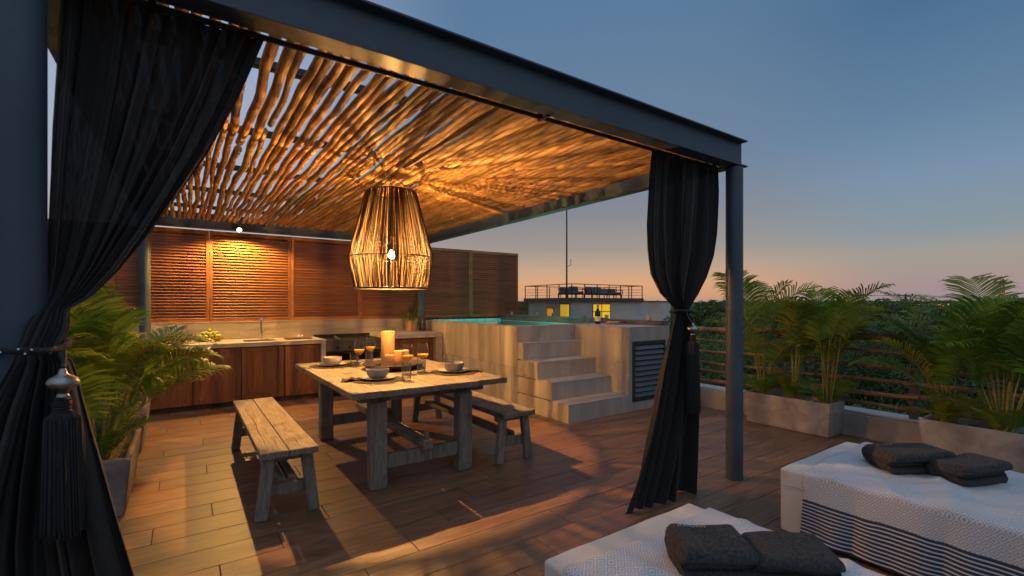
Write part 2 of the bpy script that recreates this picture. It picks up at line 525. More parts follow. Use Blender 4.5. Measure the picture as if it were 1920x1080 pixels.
# ------------------------------------------------------------------ mesh helpers
class MB:
    def __init__(s):
        s.v, s.f, s.uv = [], [], {}

    def add(s, vs, fs):
        o = len(s.v)
        s.v += [tuple(p) for p in vs]
        s.f += [tuple(i + o for i in f) for f in fs]
        return o

    def box(s, x0, x1, y0, y1, z0, z1, c=.003, mtx=None):
        """box with chamfered edges"""
        c = min(c, abs(x1 - x0) * .45, abs(y1 - y0) * .45, abs(z1 - z0) * .45)
        X, Y, Zz = (x0, x1), (y0, y1), (z0, z1)
        vs, idx = [], {}
        for i in (0, 1):
            for j in (0, 1):
                for k in (0, 1):
                    sx, sy, sz = (1 - 2 * i) * c, (1 - 2 * j) * c, (1 - 2 * k) * c
                    for a, p in enumerate(((X[i], Y[j] + sy, Zz[k] + sz), (X[i] + sx, Y[j], Zz[k] + sz), (X[i] + sx, Y[j] + sy, Zz[k]))):
                        idx[i, j, k, a] = len(vs)
                        vs.append(p)
        fs = []
        for a, (b, d) in ((0, (1, 2)), (1, (2, 0)), (2, (0, 1))):
            for e in (0, 1):
                q = []
                for (p, r) in ((0, 0), (1, 0), (1, 1), (0, 1)):
                    t = [0, 0, 0]
                    t[a], t[b], t[d] = e, p, r
                    q.append(idx[t[0], t[1], t[2], a])
                fs.append(q if e else q[::-1])
        for a, (b, d) in ((0, (1, 2)), (1, (2, 0)), (2, (0, 1))):   # edges along axis a
            for p in (0, 1):
                for r in (0, 1):
                    def ix(e, ax):
                        t = [0, 0, 0]
                        t[a], t[b], t[d] = e, p, r
                        return idx[t[0], t[1], t[2], ax]
                    q = [ix(0, b), ix(1, b), ix(1, d), ix(0, d)]
                    fs.append(q if p == r else q[::-1])
        for i in (0, 1):
            for j in (0, 1):
                for k in (0, 1):
                    q = [idx[i, j, k, 0], idx[i, j, k, 1], idx[i, j, k, 2]]
                    fs.append(q if (i + j + k) % 2 == 1 else q[::-1])
        if mtx is not None:
            vs = [tuple(mtx @ Vector(p)) for p in vs]
        s.add(vs, fs)
        return s

    def beam(s, p0, p1, w, h, c=.004, up=(0, 0, 1), taper=1.0):
        """squared timber from p0 to p1; w across, h along 'up'"""
        p0, p1 = Vector(p0), Vector(p1)
        d = p1 - p0
        z = d.normalized()
        x = Vector(up).cross(z)
        if x.length < 1e-4:
            x = Vector((1, 0, 0)).cross(z)
        x.normalize()
        y = z.cross(x)
        m = Matrix((x, y, z)).transposed().to_4x4()
        m.translation = p0
        o = len(s.v)
        s.box(-w / 2, w / 2, -h / 2, h / 2, 0, d.length, c, m)
        return s

    def tube(s, path, rad, n=8, cap=True):
        path = [Vector(p) for p in path]
        if not hasattr(rad, '__len__'):
            rad = [rad] * len(path)
        vs, fs = [], []
        ref = None
        for i, p in enumerate(path):
            d = (path[min(i + 1, len(path) - 1)] - path[max(i - 1, 0)])
            d = d.normalized() if d.length > 1e-9 else Vector((0, 0, 1))
            if ref is None:
                ref = Vector((0, 0, 1)) if abs(d.z) < .9 else Vector((1, 0, 0))
            x = ref - d * ref.dot(d)
            if x.length < 1e-5:
                x = d.orthogonal()
            x.normalize()
            ref = x
            y = d.cross(x)
            for k in range(n):
                a = 2 * pi * k / n
                vs.append(p + (x * cos(a) + y * sin(a)) * rad[i])
        for i in range(len(path) - 1):
            for k in range(n):
                a, b = i * n + k, i * n + (k + 1) % n
                fs.append((a, b, b + n, a + n))
        if cap:
            fs.append(tuple(range(n))[::-1])
            fs.append(tuple(range((len(path) - 1) * n, len(path) * n)))
        s.add(vs, fs)
        return s

    def lathe(s, prof, c=(0, 0, 0), n=24, close=False):
        vs, fs = [], []
        for r, z in prof:
            for k in range(n):
                a = 2 * pi * k / n
                vs.append((c[0] + r * cos(a), c[1] + r * sin(a), c[2] + z))
        for i in range(len(prof) - 1):
            for k in range(n):
                a, b = i * n + k, i * n + (k + 1) % n
                fs.append((a, b, b + n, a + n))
        if prof[0][0] > 1e-4:
            fs.append(tuple(range(n))[::-1])
        if prof[-1][0] > 1e-4 and not close:
            fs.append(tuple(range((len(prof) - 1) * n, len(prof) * n)))
        s.add(vs, fs)
        return s

    def grid(s, fn, nu, nv, uvfn=None):
        o = len(s.v)
        for j in range(nv + 1):
            for i in range(nu + 1):
                s.v.append(tuple(fn(i / nu, j / nv)))
                if uvfn:
                    s.uv[len(s.v) - 1] = uvfn(i / nu, j / nv)
        for j in range(nv):
            for i in range(nu):
                a = o + j * (nu + 1) + i
                s.f.append((a, a + 1, a + nu + 2, a + nu + 1))
        return s

    def mesh(s, name, mat, off=(0, 0, 0), smooth=None):
        me = bpy.data.meshes.new(name)
        me.from_pydata([(x - off[0], y - off[1], z - off[2]) for x, y, z in s.v], [], s.f)
        if s.uv:
            ul = me.uv_layers.new(name='UVMap')
            for lp in me.loops:
                ul.data[lp.index].uv = s.uv.get(lp.vertex_index, (0, 0))
        me.materials.append(mat)
        if smooth is not None:
            me.polygons.foreach_set('use_smooth', [True] * len(me.polygons))
            if smooth < 179:
                me.set_sharp_from_angle(angle=R(smooth))
        me.update()
        return me

    def build(s, name, mat, parent=None, smooth=None, kind=None):
        if parent is None:
            lo = [min(p[i] for p in s.v) for i in range(3)]
            hi = [max(p[i] for p in s.v) for i in range(3)]
            off = ((lo[0] + hi[0]) / 2, (lo[1] + hi[1]) / 2, lo[2])
        else:
            r = parent
            while r.parent:
                r = r.parent
            off = r.location
        o = bpy.data.objects.new(name, s.mesh(name, mat, off, smooth))
        COL.objects.link(o)
        if parent is None:
            o.location = off
        else:
            o.parent = parent
        if kind:
            o['kind'] = kind
        return o


def tag(o, label, cat, group=None):
    o['label'] = label
    o['category'] = cat
    if group:
        o['group'] = group
    return o


def thing(name, label, cat, loc=(0, 0, 0), group=None):
    o = bpy.data.objects.new(name, None)
    o.empty_display_size = .1
    COL.objects.link(o)
    o.location = loc
    return tag(o, label, cat, group)


def copy_tree(o, parent=None):
    c = o.copy()
    COL.objects.link(c)
    if parent is not None:
        c.parent = parent
    for ch in list(o.children):
        copy_tree(ch, c)
    return c


def struct(o):
    o['kind'] = 'structure'
    return o


def key_interp(keys, z):
    """keys sorted by falling first value; smooth interpolation of the rest"""
    if z >= keys[0][0]:
        return keys[0][1:]
    for a, b in zip(keys, keys[1:]):
        if a[0] >= z >= b[0]:
            t = (a[0] - z) / (a[0] - b[0])
            return tuple(p + (q - p) * t for p, q in zip(a[1:], b[1:]))
    return keys[-1][1:]


# ================================================================== setting: ground, deck, parapet
g = MB()
g.add([(-900, -900, -9), (900, -900, -9), (900, 900, -9), (-900, 900, -9)], [(0, 1, 2, 3)])
struct(g.build('ground', M['ground']))

DX0, DX1 = -2.3, 6.04
deck = MB().box(DX0, DX1, -1.62, 8.75, -.5, -.004, .001).build('deck', M['grout'])
struct(deck)
PITCH, LEN, JN = .2475, 1.30, .0045
plank_mesh = MB().box(0, 1, 0, PITCH - JN, -.02, 0, .0016).mesh('plank', M['plank'])
for k in range(-16, 23):
    y0 = 2.335 + PITCH * k
    if y0 > 7.62:
        break
    x = (.81 + .325 * k) % LEN - LEN * 3
    while x < DX1:
        a, b = max(x, DX0), min(x + LEN, DX1)
        x += LEN
        if b - a < .02 or (a > 3.83 and y0 > 4.3):
            continue
        if y0 > 4.30 and b > 3.83:
            b = 3.83
        o = bpy.data.objects.new('plank', plank_mesh)
        COL.objects.link(o)
        o.parent = deck
        o.location = (a + JN / 2 - deck.location.x, y0 + JN / 2 - deck.location.y, rnd.uniform(-.0006, .0006) - deck.location.z)
        o.scale = (b - a - JN, 1, 1)

# low wall along the terrace edge, with its light metal capping
par = thing('parapet_wall', 'low plastered wall along the terrace edge below the pole railing', 'wall', (6.19, 1.4, 0))
MB().box(6.05, 6.33, -1.6, 4.6, -.5, .24, .008).build('body', M['parapet'], par)
MB().box(6.12, 6.36, -1.6, 4.6, .241, .262, .004).build('capping', pbr('pale metal capping', (.36, .38, .40), (.46, .48, .50), scale=3, rough=.35, rough2=.5), par)

# railing of wooden poles between steel posts
rail = thing('pole_railing', 'railing of six rustic wooden poles held by dark steel posts', 'railing', (6.2, 1.5, .262))
RY = [-1.02, .31, 1.635, 2.96, 4.28]
for y in RY:
    MB().box(6.175, 6.225, y - .035, y + .035, .262, 1.10, .004).build('post', M['steel'], rail)
for y0, y1 in zip(RY, RY[1:]):
    for zi, z in enumerate((1.105, .945, .785, .625, .495, .365)):
        r0 = .034 if zi == 0 else rnd.uniform(.017, .023)
        pts, rr = [], []
        ph = rnd.uniform(0, 6)
        for i in range(11):
            t = i / 10
            pts.append((6.135 + .012 * sin(3.1 * t + ph), y0 - .06 + (y1 - y0 + .12) * t, z + .012 * sin(4.4 * t + ph * 2) - .006 * sin(pi * t)))
            rr.append(r0 * (1 + .10 * sin(9 * t + ph)))
        MB().tube(pts, rr, 8).build('rail', M['rail_pole'], rail, smooth=50)

# ================================================================== pergola
PX0, PX1, PY0, PY1 = -.44, 3.756, 2.164, 8.5
ZB, ZT = 2.59, 2.812
perg = thing('pergola', 'dark steel pergola roofed with rustic peeled wooden poles', 'pergola', ((PX0 + PX1) / 2, (PY0 + PY1) / 2, 0))


def ibeam(p0, p1, name):
    m = MB()
    (x0, y0), (x1, y1) = p0, p1
    if abs(y0 - y1) < .01:
        m.box(x0, x1, y0 - .06, y0 + .06, ZB, ZB + .012, .002)
        m.box(x0, x1, y0 - .06, y0 + .06, ZT - .012, ZT, .002)
        m.box(x0, x1, y0 - .005, y0 + .005, ZB + .012, ZT - .012, .0005)
    else:
        m.box(x0 - .06, x0 + .06, y0, y1, ZB, ZB + .012, .002)
        m.box(x0 - .06, x0 + .06, y0, y1, ZT - .012, ZT, .002)
        m.box(x0 - .005, x0 + .005, y0, y1, ZB + .012, ZT - .012, .0005)
    return m.build(name, M['steel'], perg)


ibeam((PX0 - .10, PY0), (PX1 + .10, PY0), 'front_beam')
ibeam((PX0 - .10, PY1), (PX1 + .10, PY1), 'back_beam')
ibeam((PX0, PY0 + .062), (PX0, PY1 - .062), 'side_beam')
ibeam((PX1, PY0 + .062), (PX1, PY1 - .062), 'side_beam')
for px, py in ((PX0, PY0), (PX1, PY0), (PX0 - .02, PY1), (PX1, PY1)):
    MB().tube([(px, py, .0), (px, py, ZB - .008)], .067, 32).build('post', M['steel'], perg, smooth=40)
for y in (2.95, 4.15, 5.35, 6.55, 7.75):
    MB().box(PX0 + .01, PX1 - .01, y - .025, y + .025, 2.762, 2.808, .003).build('cross_bar', M['black_steel'], perg)
x = PX0 + .10
while x < PX1 - .10:
    r0 = rnd.uniform(.019, .030)
    split = rnd.random() < .16
    spans = [(2.19, 8.40)]
    if split:
        c = rnd.uniform(3.6, 6.6)
        spans = [(2.19, c), (c + rnd.uniform(.05, .2), 8.40)]
    for (a, b) in spans:
        a += rnd.uniform(-.03, .05)
        b += rnd.uniform(-.05, .06)
        n = max(6, int((b - a) * 9))
        s1, s2, s3 = rnd.uniform(0, 90), rnd.uniform(0, 90), rnd.uniform(0, 90)
        pts, rr = [], []
        for i in range(n + 1):
            y = a + (b - a) * i / n
            dx = noise.noise((s1, y * .75, 0)) * .028 + noise.noise((s1, y * 2.3, 3)) * .015
            dz = noise.noise((s2, y * .8, 9)) * .012
            r = r0 * (1 + .16 * noise.noise((s3, y * 2.2, 0)) + .16 * noise.noise((s3, y * 6.5, 4)))
            pts.append((x + dx, y, 2.724 + dz))
            rr.append(r)
        MB().tube(pts, rr, 10).build('roof_pole', M['pole'], perg, smooth=60)
    x += r0 * 2 + rnd.uniform(.003, .024)

# curtain rod with brackets
rod = thing('curtain_rod', 'thin black curtain rod running under the front beam', 'curtain rod', (1.65, 2.285, 2.59))
MB().tube([(PX0 + .07, 2.285, 2.60), (PX1 - .07, 2.285, 2.60)], .013, 12).build('rod', M['black_steel'], rod, smooth=50)
for bx in (-.1, 1.80, 3.55):
    MB().box(bx - .012, bx + .012, 2.20, 2.30, 2.578, 2.588, .001).box(bx - .012, bx + .012, 2.272, 2.298, 2.586, 2.63, .001).build('bracket', M['black_steel'], rod)


# ------------------------------------------------------------------ curtains
def curtain(name, label, keys, folds, seed, nu=220, nv=110, mat='gauze'):
    """keys: (z, left x, right x, middle y, fold depth)"""
    rr = random.Random(seed)
    phs = [rr.uniform(0, 6.28) for _ in range(6)]
    top, bot = keys[0][0], keys[-1][0]

    def fn(s, t):
        z = top + (bot - top) * t
        xl, xr, yc, dep = key_interp(keys, z)
        s2 = s + .022 * sin(2 * pi * 3 * s + phs[0] + 2.2 * t) + .010 * sin(2 * pi * 9 * s + phs[4])
        x = xl + (xr - xl) * s2
        q = s * folds
        f = noise.noise((q * 1.55 + .25 * sin(2.6 * t + phs[1]), t * 1.3, seed)) * 1.25 + noise.noise((q * 3.7, t * 1.1, seed + 7)) * .5 + .30 * sin(2 * pi * q * .8 + phs[2] + .9 * t)
        g2 = noise.noise((q * 1.55 + 4.3, t * 1.3, seed + 3))
        y = yc + dep * f
        x += .45 * dep * g2
        z += .012 * sin(2 * pi * 1.7 * s + phs[5]) * t
        return x, y, max(z, .004)
    m = MB().grid(fn, nu, nv)
    return m, fn


kr = [(2.592, 2.84, 3.70, 2.285, .030), (2.40, 2.81, 3.70, 2.285, .045), (2.04, 2.79, 3.67, 2.285, .055), (1.85, 2.80, 3.62, 2.28, .06), (1.67, 2.84, 3.53, 2.28, .06),
      (1.53, 2.95, 3.42, 2.28, .055), (1.45, 3.07, 3.335, 2.28, .05), (1.395, 3.13, 3.285, 2.28, .045), (1.34, 3.11, 3.31, 2.27, .05), (1.23, 3.05, 3.335, 2.26, .07),
      (.99, 2.94, 3.36, 2.25, .080), (.53, 2.78, 3.33, 2.24, .085), (.25, 2.65, 3.30, 2.23, .085), (.0, 2.50, 3.27, 2.22, .085)]
rc = thing('curtain', 'black sheer curtain tied at mid height beside the slim corner post', 'curtain', (3.2, 2.25, 0), 'black curtains on the pergola')
curtain('curtain', '', kr, 9, 3)[0].build('drape', M['gauze'], rc, smooth=180)
kl = [(2.592, -.375, .268, 2.285, .028), (2.31, -.38, .172, 2.28, .04), (2.06, -.385, .070, 2.27, .05), (1.865, -.385, -.028, 2.26, .055), (1.713, -.385, -.11, 2.25, .055),
      (1.58, -.385, -.188, 2.23, .05), (1.48, -.387, -.262, 2.20, .045), (1.435, -.387, -.318, 2.16, .035), (1.38, -.405, -.305, 2.10, .035), (1.315, -.415, -.325, 2.05, .035),
      (1.27, -.42, -.285, 2.02, .045), (1.145, -.47, -.256, 2.0, .06), (.917, -.55, -.205, 1.99, .075), (.73, -.60, -.166, 1.98, .085), (.54, -.63, -.126, 1.98, .09), (.25, -.66, -.07, 1.97, .095), (0, -.68, -.02, 1.97, .10)]
lc = thing('curtain', 'large black sheer curtain tied back in the near corner, next to the potted palm', 'curtain', (-.2, 2.2, 0), 'black curtains on the pergola')
curtain('curtain', '', kl, 12, 8)[0].build('drape', M['gauze'], lc, smooth=180)


def tassel(t, c, sc_, zb, zs):
    """silver finial and fringe hung at c; zb = top of bead, zs = bottom of fringe"""
    h = .10 * sc_
    MB().lathe([(.004, 0), (.011 * sc_, -.006), (.012 * sc_, -.018 * sc_), (.02 * sc_, -.024 * sc_), (.036 * sc_, -.034 * sc_), (.043 * sc_, -.046 * sc_), (.043 * sc_, -.058 * sc_),
                (.034 * sc_, -.068 * sc_), (.02 * sc_, -.076 * sc_), (.014 * sc_, -.086 * sc_), (.018 * sc_, -.096 * sc_), (.006, -.1 * sc_)], (c[0], c[1], zb), 28).build('silver_bead', M['silver'], t, smooth=50)
    n = []
    z = zb - .1 * sc_
    MB().lathe([(.012, 0)] + [(.022 * sc_ + .003 * (i % 2), -.005 * i * sc_) for i in range(1, 11)] + [(.03 * sc_, -.056 * sc_), (.012, -.06 * sc_)], (c[0], c[1], z), 24).build('wrapped_neck', M['black_cord'], t, smooth=30)
    zt = z - .055 * sc_
    m = MB()
    rr = random.Random(int(zb * 1000))
    for k in range(190):
        a = k * 2.39996
        q = math.sqrt((k + .5) / 190)
        r0, r1 = .046 * sc_ * q, .056 * sc_ * q
        zz = zs + rr.uniform(-.012, .02)
        m.tube([(c[0] + r0 * .5 * cos(a), c[1] + r0 * .5 * sin(a), zt + .006), (c[0] + r0 * cos(a), c[1] + r0 * sin(a), zt - .012), (c[0] + r1 * cos(a + .1), c[1] + r1 * sin(a + .1), zz)], .0030 * sc_, 5)
    m.build('fringe', M['black_cord'], t, smooth=60, kind='stuff')
    return zt


tb = thing('curtain_tieback', 'black beaded tieback with silver bead and long fringe on the large near curtain', 'tieback', (-.37, 2.05, .72), 'curtain tiebacks')
ring = [(-.395 + .085 * cos(a) - .0, 2.075 + .125 * sin(a), 1.312 + .010 * sin(a * 2) + .008 * cos(a)) for a in [2 * pi * i / 40 for i in range(41)]]
MB().tube(ring, .011, 10).build('band', M['black_cord'], tb, smooth=60)
for i in range(1, 40):
    if 21 < i < 38 and i % 5 < 3:
        c0 = ring[i]
        MB().lathe([(.0007, -.0036), (.0027, -.0027), (.0036, 0), (.0027, .0027), (.0007, .0036)], (c0[0], c0[1] - .010, c0[2] + .006 * (-1) ** i), 8).build('bead', M['chrome'], tb, smooth=80)
MB().tube([(-.30, 1.955, 1.31), (-.295, 1.925, 1.29), (-.292, 1.89, 1.262)], .006, 8).build('cord', M['black_cord'], tb, smooth=60)
tassel(tb, (-.292, 1.885), .86, 1.262, .78)
tb = thing('curtain_tieback', 'black tieback with silver bead and fringe round the curtain by the corner post', 'tieback', (3.2, 2.2, .63), 'curtain tiebacks')
ring = [(3.207 + .098 * cos(a), 2.28 + .07 * sin(a), 1.392 + .006 * sin(a * 2)) for a in [2 * pi * i / 32 for i in range(33)]]
MB().tube(ring, .012, 10).build('band', M['black_cord'], tb, smooth=60)
MB().tube([(3.16, 2.205, 1.39), (3.14, 2.17, 1.35), (3.118, 2.125, 1.31)], .006, 8).build('cord', M['black_cord'], tb, smooth=60)
tassel(tb, (3.118, 2.12), .95, 1.312, .64)


# ================================================================== lamps
PLX, PLY = 1.66, 4.45
lamp = thing('pendant_lamp', 'large cord wound basket pendant lamp glowing above the dining table', 'pendant lamp', (PLX, PLY, 1.60))
ZTOP, ZMID, ZLOW = 2.535, 1.90, 1.60
RT, RM, RL = .238, .402, .345


def hoop(r, z, tr):
    return MB().tube([(PLX + r * cos(2 * pi * i / 48), PLY + r * sin(2 * pi * i / 48), z) for i in range(49)], tr, 8, cap=False)


for r, z, tr in ((RT, ZTOP, .008), (RM, ZMID, .006), (RL, ZLOW, .008)):
    hoop(r, z, tr).build('hoop', M['black_steel'], lamp, smooth=60)
m = MB()
NC = 560
for k in range(NC):
    a = 2 * pi * (k + rnd.uniform(-1.6, 1.6)) / NC
    if noise.noise((a * 9.5, 2.2, 0)) + .5 * noise.noise((a * 27, 5, 1)) > .38:
        continue
    a2 = a + rnd.uniform(-.014, .014)
    a3 = a2 + rnd.uniform(-.014, .014)
    d = rnd.uniform(-.006, .006)
    rr = rnd.uniform(.0015, .0027)
    m.tube([(PLX + (RT + d) * cos(a), PLY + (RT + d) * sin(a), ZTOP), (PLX + (RM + .006) * cos(a2), PLY + (RM + .006) * sin(a2), ZMID), (PLX + (RL + d) * cos(a3), PLY + (RL + d) * sin(a3), ZLOW)], rr, 5)
m.build('cord_winding', M['jute'], lamp, smooth=60, kind='stuff')
for k in range(6):
    a = 2 * pi * k / 6 + .3
    MB().tube([(PLX + RT * cos(a), PLY + RT * sin(a), ZTOP), (PLX + RM * cos(a), PLY + RM * sin(a), ZMID), (PLX + RL * cos(a), PLY + RL * sin(a), ZLOW)], .004, 6).build('frame_rib', M['black_steel'], lamp)
for (hx, hy) in ((1.29, 3.87), (1.27, 4.57), (1.90, 4.02), (2.02, 4.8), (1.66, 4.42)):
    for s in (-1, 1):
        a = math.atan2(hy - PLY, hx - PLX) + s * .25 if (hx, hy) != (1.66, 4.42) else s * 1.2 + 1
        rr = RT
        MB().tube([(PLX + rr * cos(a), PLY + rr * sin(a), ZTOP), (hx + s * .012, hy, 2.70)], .0035, 6).build('hanging_wire', M['black_steel'], lamp)
BZ = 1.925
MB().tube([(PLX, PLY, BZ + .05), (PLX, PLY, BZ + .12)], .018, 14).build('socket', M['black_steel'], lamp, smooth=40)
MB().tube([(PLX, PLY, BZ + .12), (PLX, PLY, 2.70)], .004, 6).build('cable', M['black_steel'], lamp)
FIL = emit('glowing filament', (1.0, .475, .13), 76000)
bulb = MB().lathe([(.002, -.036), (.018, -.031), (.033, -.012), (.036, .004), (.029, .024), (.017, .040), (.014, .05)], (PLX, PLY, BZ), 20).build('bulb', M['bulb_glass'], lamp, smooth=80)
MB().lathe([(.001, -.014), (.008, -.010), (.010, 0), (.008, .010), (.001, .014)], (PLX, PLY, BZ), 10).build('filament', FIL, bulb, smooth=80)

dl = thing('spotlight', 'small bright spotlight under the back beam above the sink', 'spotlight', (.69, 8.36, 2.60))
MB().tube([(.69, 8.36, 2.64), (.69, 8.30, 2.585)], .036, 20).build('can', M['black_steel'], dl, smooth=40)
MB().tube([(.69, 8.36, 2.635), (.69, 8.445, 2.60)], .008, 8).build('arm', M['black_steel'], dl)
MB().tube([(.69, 8.2995, 2.5845), (.69, 8.2975, 2.5827)], .031, 20).build('lens', emit('spotlight lens', (1, .62, .25), 45), dl)
ld = bpy.data.lights.new('spotlight_beam', 'SPOT')
ld.energy = 400
ld.color = (1.0, .52, .125)
ld.spot_size = R(158)
ld.spot_blend = .35
ld.shadow_soft_size = .022
lo = bpy.data.objects.new('spotlight_beam', ld)
COL.objects.link(lo)
lo.parent = dl
lo.location = (0, -.069, -.021)
lo.rotation_euler = (R(-8), 0, 0)

# ================================================================== louvre screen behind the kitchen and the pool
LY = 8.59
scr = thing('louvre_screen', 'tall reddish hardwood louvre screen behind the kitchen and the plunge pool', 'screen', (2, LY, 0))
LXS = [-1.99, -.84, .315, 1.465, 2.61, 3.757, 4.905, 6.12]
slat_mesh = None
for a, b in zip(LXS, LXS[1:]):
    m = MB()
    z0 = 1.175
    m.box(a + .002, a + .042, LY - .03, LY + .03, z0, 2.575, .003)
    m.box(b - .042, b - .002, LY - .03, LY + .03, z0, 2.575, .003)
    m.box(a + .042, b - .042, LY - .026, LY + .026, 2.515, 2.573, .003)
    m.box(a + .042, b - .042, LY - .026, LY + .026, z0 + .001, z0 + .055, .003)
    p = m.build('panel_frame', M['louvre'], scr)
    n = 29
    sm = MB().box(-.5, .5, -.0375, .0375, -.004, .004, .002).mesh('slat', M['louvre'])
    for i in range(n):
        o = bpy.data.objects.new('slat', sm)
        COL.objects.link(o)
        o.parent = p
        o.location = ((a + b) / 2 - scr.location.x, 0, z0 + .074 + i * (2.515 - z0 - .092) / (n - 1))
        o.scale = (b - a - .086, 1, 1)
        o.rotation_euler = (R(40 + rnd.uniform(-.5, .5)), 0, 0)

# ================================================================== kitchen
bs = thing('kitchen_wall', 'low stone tiled wall between the kitchen counter and the louvre screen', 'wall', (1.6, 8.6, 0))
MB().box(-2.0, 3.80, 8.512, 8.68, -.3, 1.166, .002).build('core', M['stone_wall'], bs)
xx = -2.0
i = 0
for z0, z1 in ((.905, 1.035), (1.038, 1.168)):
    xx = -2.0 - (.35 if i else 0)
    while xx < 3.78:
        a, b = max(xx, -2.0), min(xx + .9, 3.78)
        MB().box(a + .0015, b - .0015, 8.50, 8.511, z0, z1, .0015).build('tile', M['stone_wall'], bs)
        xx += .9
    i += 1
MB().box(-2.0, 3.80, 8.496, 8.69, 1.1685, 1.1745, .002).build('coping', M['concrete'], bs)

kc = thing('kitchen_counter', 'concrete kitchen counter with sink and dark hardwood doors', 'counter', (.66, 8.05, 0))
# slab with a sink opening
m = MB()
m.box(-.50, .72, 7.635, 8.495, .842, .902, .004)
m.box(1.16, 1.80, 7.635, 8.495, .842, .902, .004)
m.box(.72, 1.16, 7.635, 7.82, .842, .902, .002)
m.box(.72, 1.16, 8.22, 8.495, .842, .902, .002)
m.build('worktop', M['concrete'], kc)
MB().box(.722, 1.158, 7.822, 8.218, .70, .705, .001).box(.722, .727, 7.822, 8.218, .705, .84, .001).box(1.153, 1.158, 7.822, 8.218, .705, .84, .001).box(.727, 1.153, 7.822, 7.827, .705, .84, .001).box(.727, 1.153, 8.213, 8.218, .705, .84, .001).build('sink', M['steel_shiny'], kc)
MB().box(1.73, 1.80, 7.64, 8.49, 0, .8415, .004).build('end_panel', M['concrete'], kc)
MB().box(-.50, 1.729, 7.74, 8.49, .06, .838, .002).build('carcass', M['soot'], kc)
MB().box(-.50, 1.729, 7.76, 8.4, 0, .059, .001).build('plinth', M['soot'], kc)
for a, b in ((-.48, .09), (.10, .66), (.67, 1.215), (1.235, 1.715)):
    d = MB()
    d.box(a, a + .07, 7.70, 7.735, .075, .83, .003).box(b - .07, b, 7.70, 7.735, .075, .83, .003)
    d.box(a + .07, b - .07, 7.70, 7.735, .76, .83, .003).box(a + .07, b - .07, 7.70, 7.735, .075, .145, .003)
    d = d.build('door', M['cabinet'], kc)
    MB().box(a + .0705, b - .0705, 7.712, 7.733, .1455, .7595, .002).build('door_panel', M['cabinet'], d)

fx, fy = .99, 8.33
fa = thing('kitchen_tap', 'tall slim chrome tap standing behind the sink', 'tap', (fx, fy, .902))
MB().tube([(fx, fy, .902), (fx, fy, .915)], .028, 20).build('base', M['chrome'], fa, smooth=40)
MB().tube([(fx, fy, .915), (fx, fy, 1.19), (fx, fy - .005, 1.215), (fx, fy - .02, 1.235), (fx, fy - .05, 1.24), (fx, fy - .16, 1.235), (fx, fy - .175, 1.225), (fx, fy - .178, 1.19)], .017, 16).build('spout', M['chrome'], fa, smooth=60)
MB().tube([(fx + .012, fy, 1.0), (fx + .055, fy - .005, 1.0), (fx + .06, fy - .005, 1.035)], .008, 10).build('lever', M['chrome'], fa, smooth=60)

fb = tag(MB().lathe([(.06, 0), (.12, .006), (.165, .028), (.18, .052), (.174, .055), (.158, .034), (.112, .014), (0.0, .012)], (.30, 8.24, .902), 32).build('fruit_bowl', M['basket'], smooth=50), 'shallow wooden bowl holding limes at the end of the counter', 'bowl')
lime_mesh = MB().lathe([(.001, -.036), (.014, -.033), (.027, -.022), (.034, 0), (.027, .022), (.014, .033), (.004, .041), (.0005, .042)], (0, 0, 0), 14).mesh('lime', M['lime'], smooth=80)
spots = [(0, 0, .048)] + [(.075 * cos(a), .075 * sin(a), .051) for a in [i * 2 * pi / 6 for i in range(6)]] + [(.13 * cos(a), .13 * sin(a), .070) for a in [.3 + i * 2 * pi / 11 for i in range(11)]] + [(.042 * cos(a), .042 * sin(a), .105) for a in [.5 + i * 2 * pi / 4 for i in range(4)]] + [(.09 * cos(a), .09 * sin(a), .112) for a in [.1 + i * 2 * pi / 7 for i in range(7)]] + [(.01, 0, .150)]
for (dx, dy, dz) in spots:
    o = bpy.data.objects.new('lime', lime_mesh)
    COL.objects.link(o)
    o.location = (.30 + dx, 8.24 + dy, .902 + dz)
    o.rotation_euler = (rnd.uniform(0, 3), rnd.uniform(0, 3), rnd.uniform(0, 6))
    tag(o, 'small yellow green lime piled in the bowl on the counter', 'lime', 'limes in the bowl')
# chopping board with herbs and cloth
cb = thing('chopping_board', 'dark chopping board with garlic and kitchen knife on the counter', 'chopping board', (1.47, 8.02, .902))
MB().box(1.28, 1.66, 7.90, 8.14, .903, .921, .004).build('board', M['cabinet'], cb)
for q in range(5):
    MB().lathe([(.002, 0), (.018, .004), (.024, .016), (.016, .03), (.003, .042)], (1.50 + .035 * cos(q * 2.1), 8.02 + .03 * sin(q * 2.1), .921), 12).build('garlic', M['label_paper'], cb, smooth=60)
MB().box(1.30, 1.42, 7.955, 7.98, .921, .924, .001).box(1.42, 1.52, 7.957, 7.977, .921, .936, .003).build('knife', M['steel_shiny'], cb)

# grill bay
gb = thing('barbecue_grill', 'built-in stainless barbecue grill between the sink counter and the cupboard', 'grill', (2.26, 8.05, 0))
MB().box(1.80, 2.74, 8.44, 8.495, 0, .93, .002).build('bay_back', M['soot'], gb)
MB().box(1.803, 2.737, 7.70, 8.44, .02, .04, .001).build('shelf', M['soot'], gb)
MB().box(1.805, 2.735, 7.70, 8.43, .66, .80, .003).build('fire_box', M['soot'], gb)
MB().box(1.804, 2.736, 7.655, 7.70, .70, .835, .006).build('control_panel', M['dark_steel'], gb)
for q in range(4):
    MB().tube([(1.98 + q * .185, 7.655, .765), (1.98 + q * .185, 7.632, .765)], .022, 16).build('knob', M['soot'], gb, smooth=40)
MB().box(1.804, 2.736, 7.655, 7.72, .8355, .885, .003).box(1.804, 1.85, 7.72, 8.43, .80, .885, .002).box(2.69, 2.736, 7.72, 8.43, .80, .885, .002).build('rim', M['dark_steel'], gb)
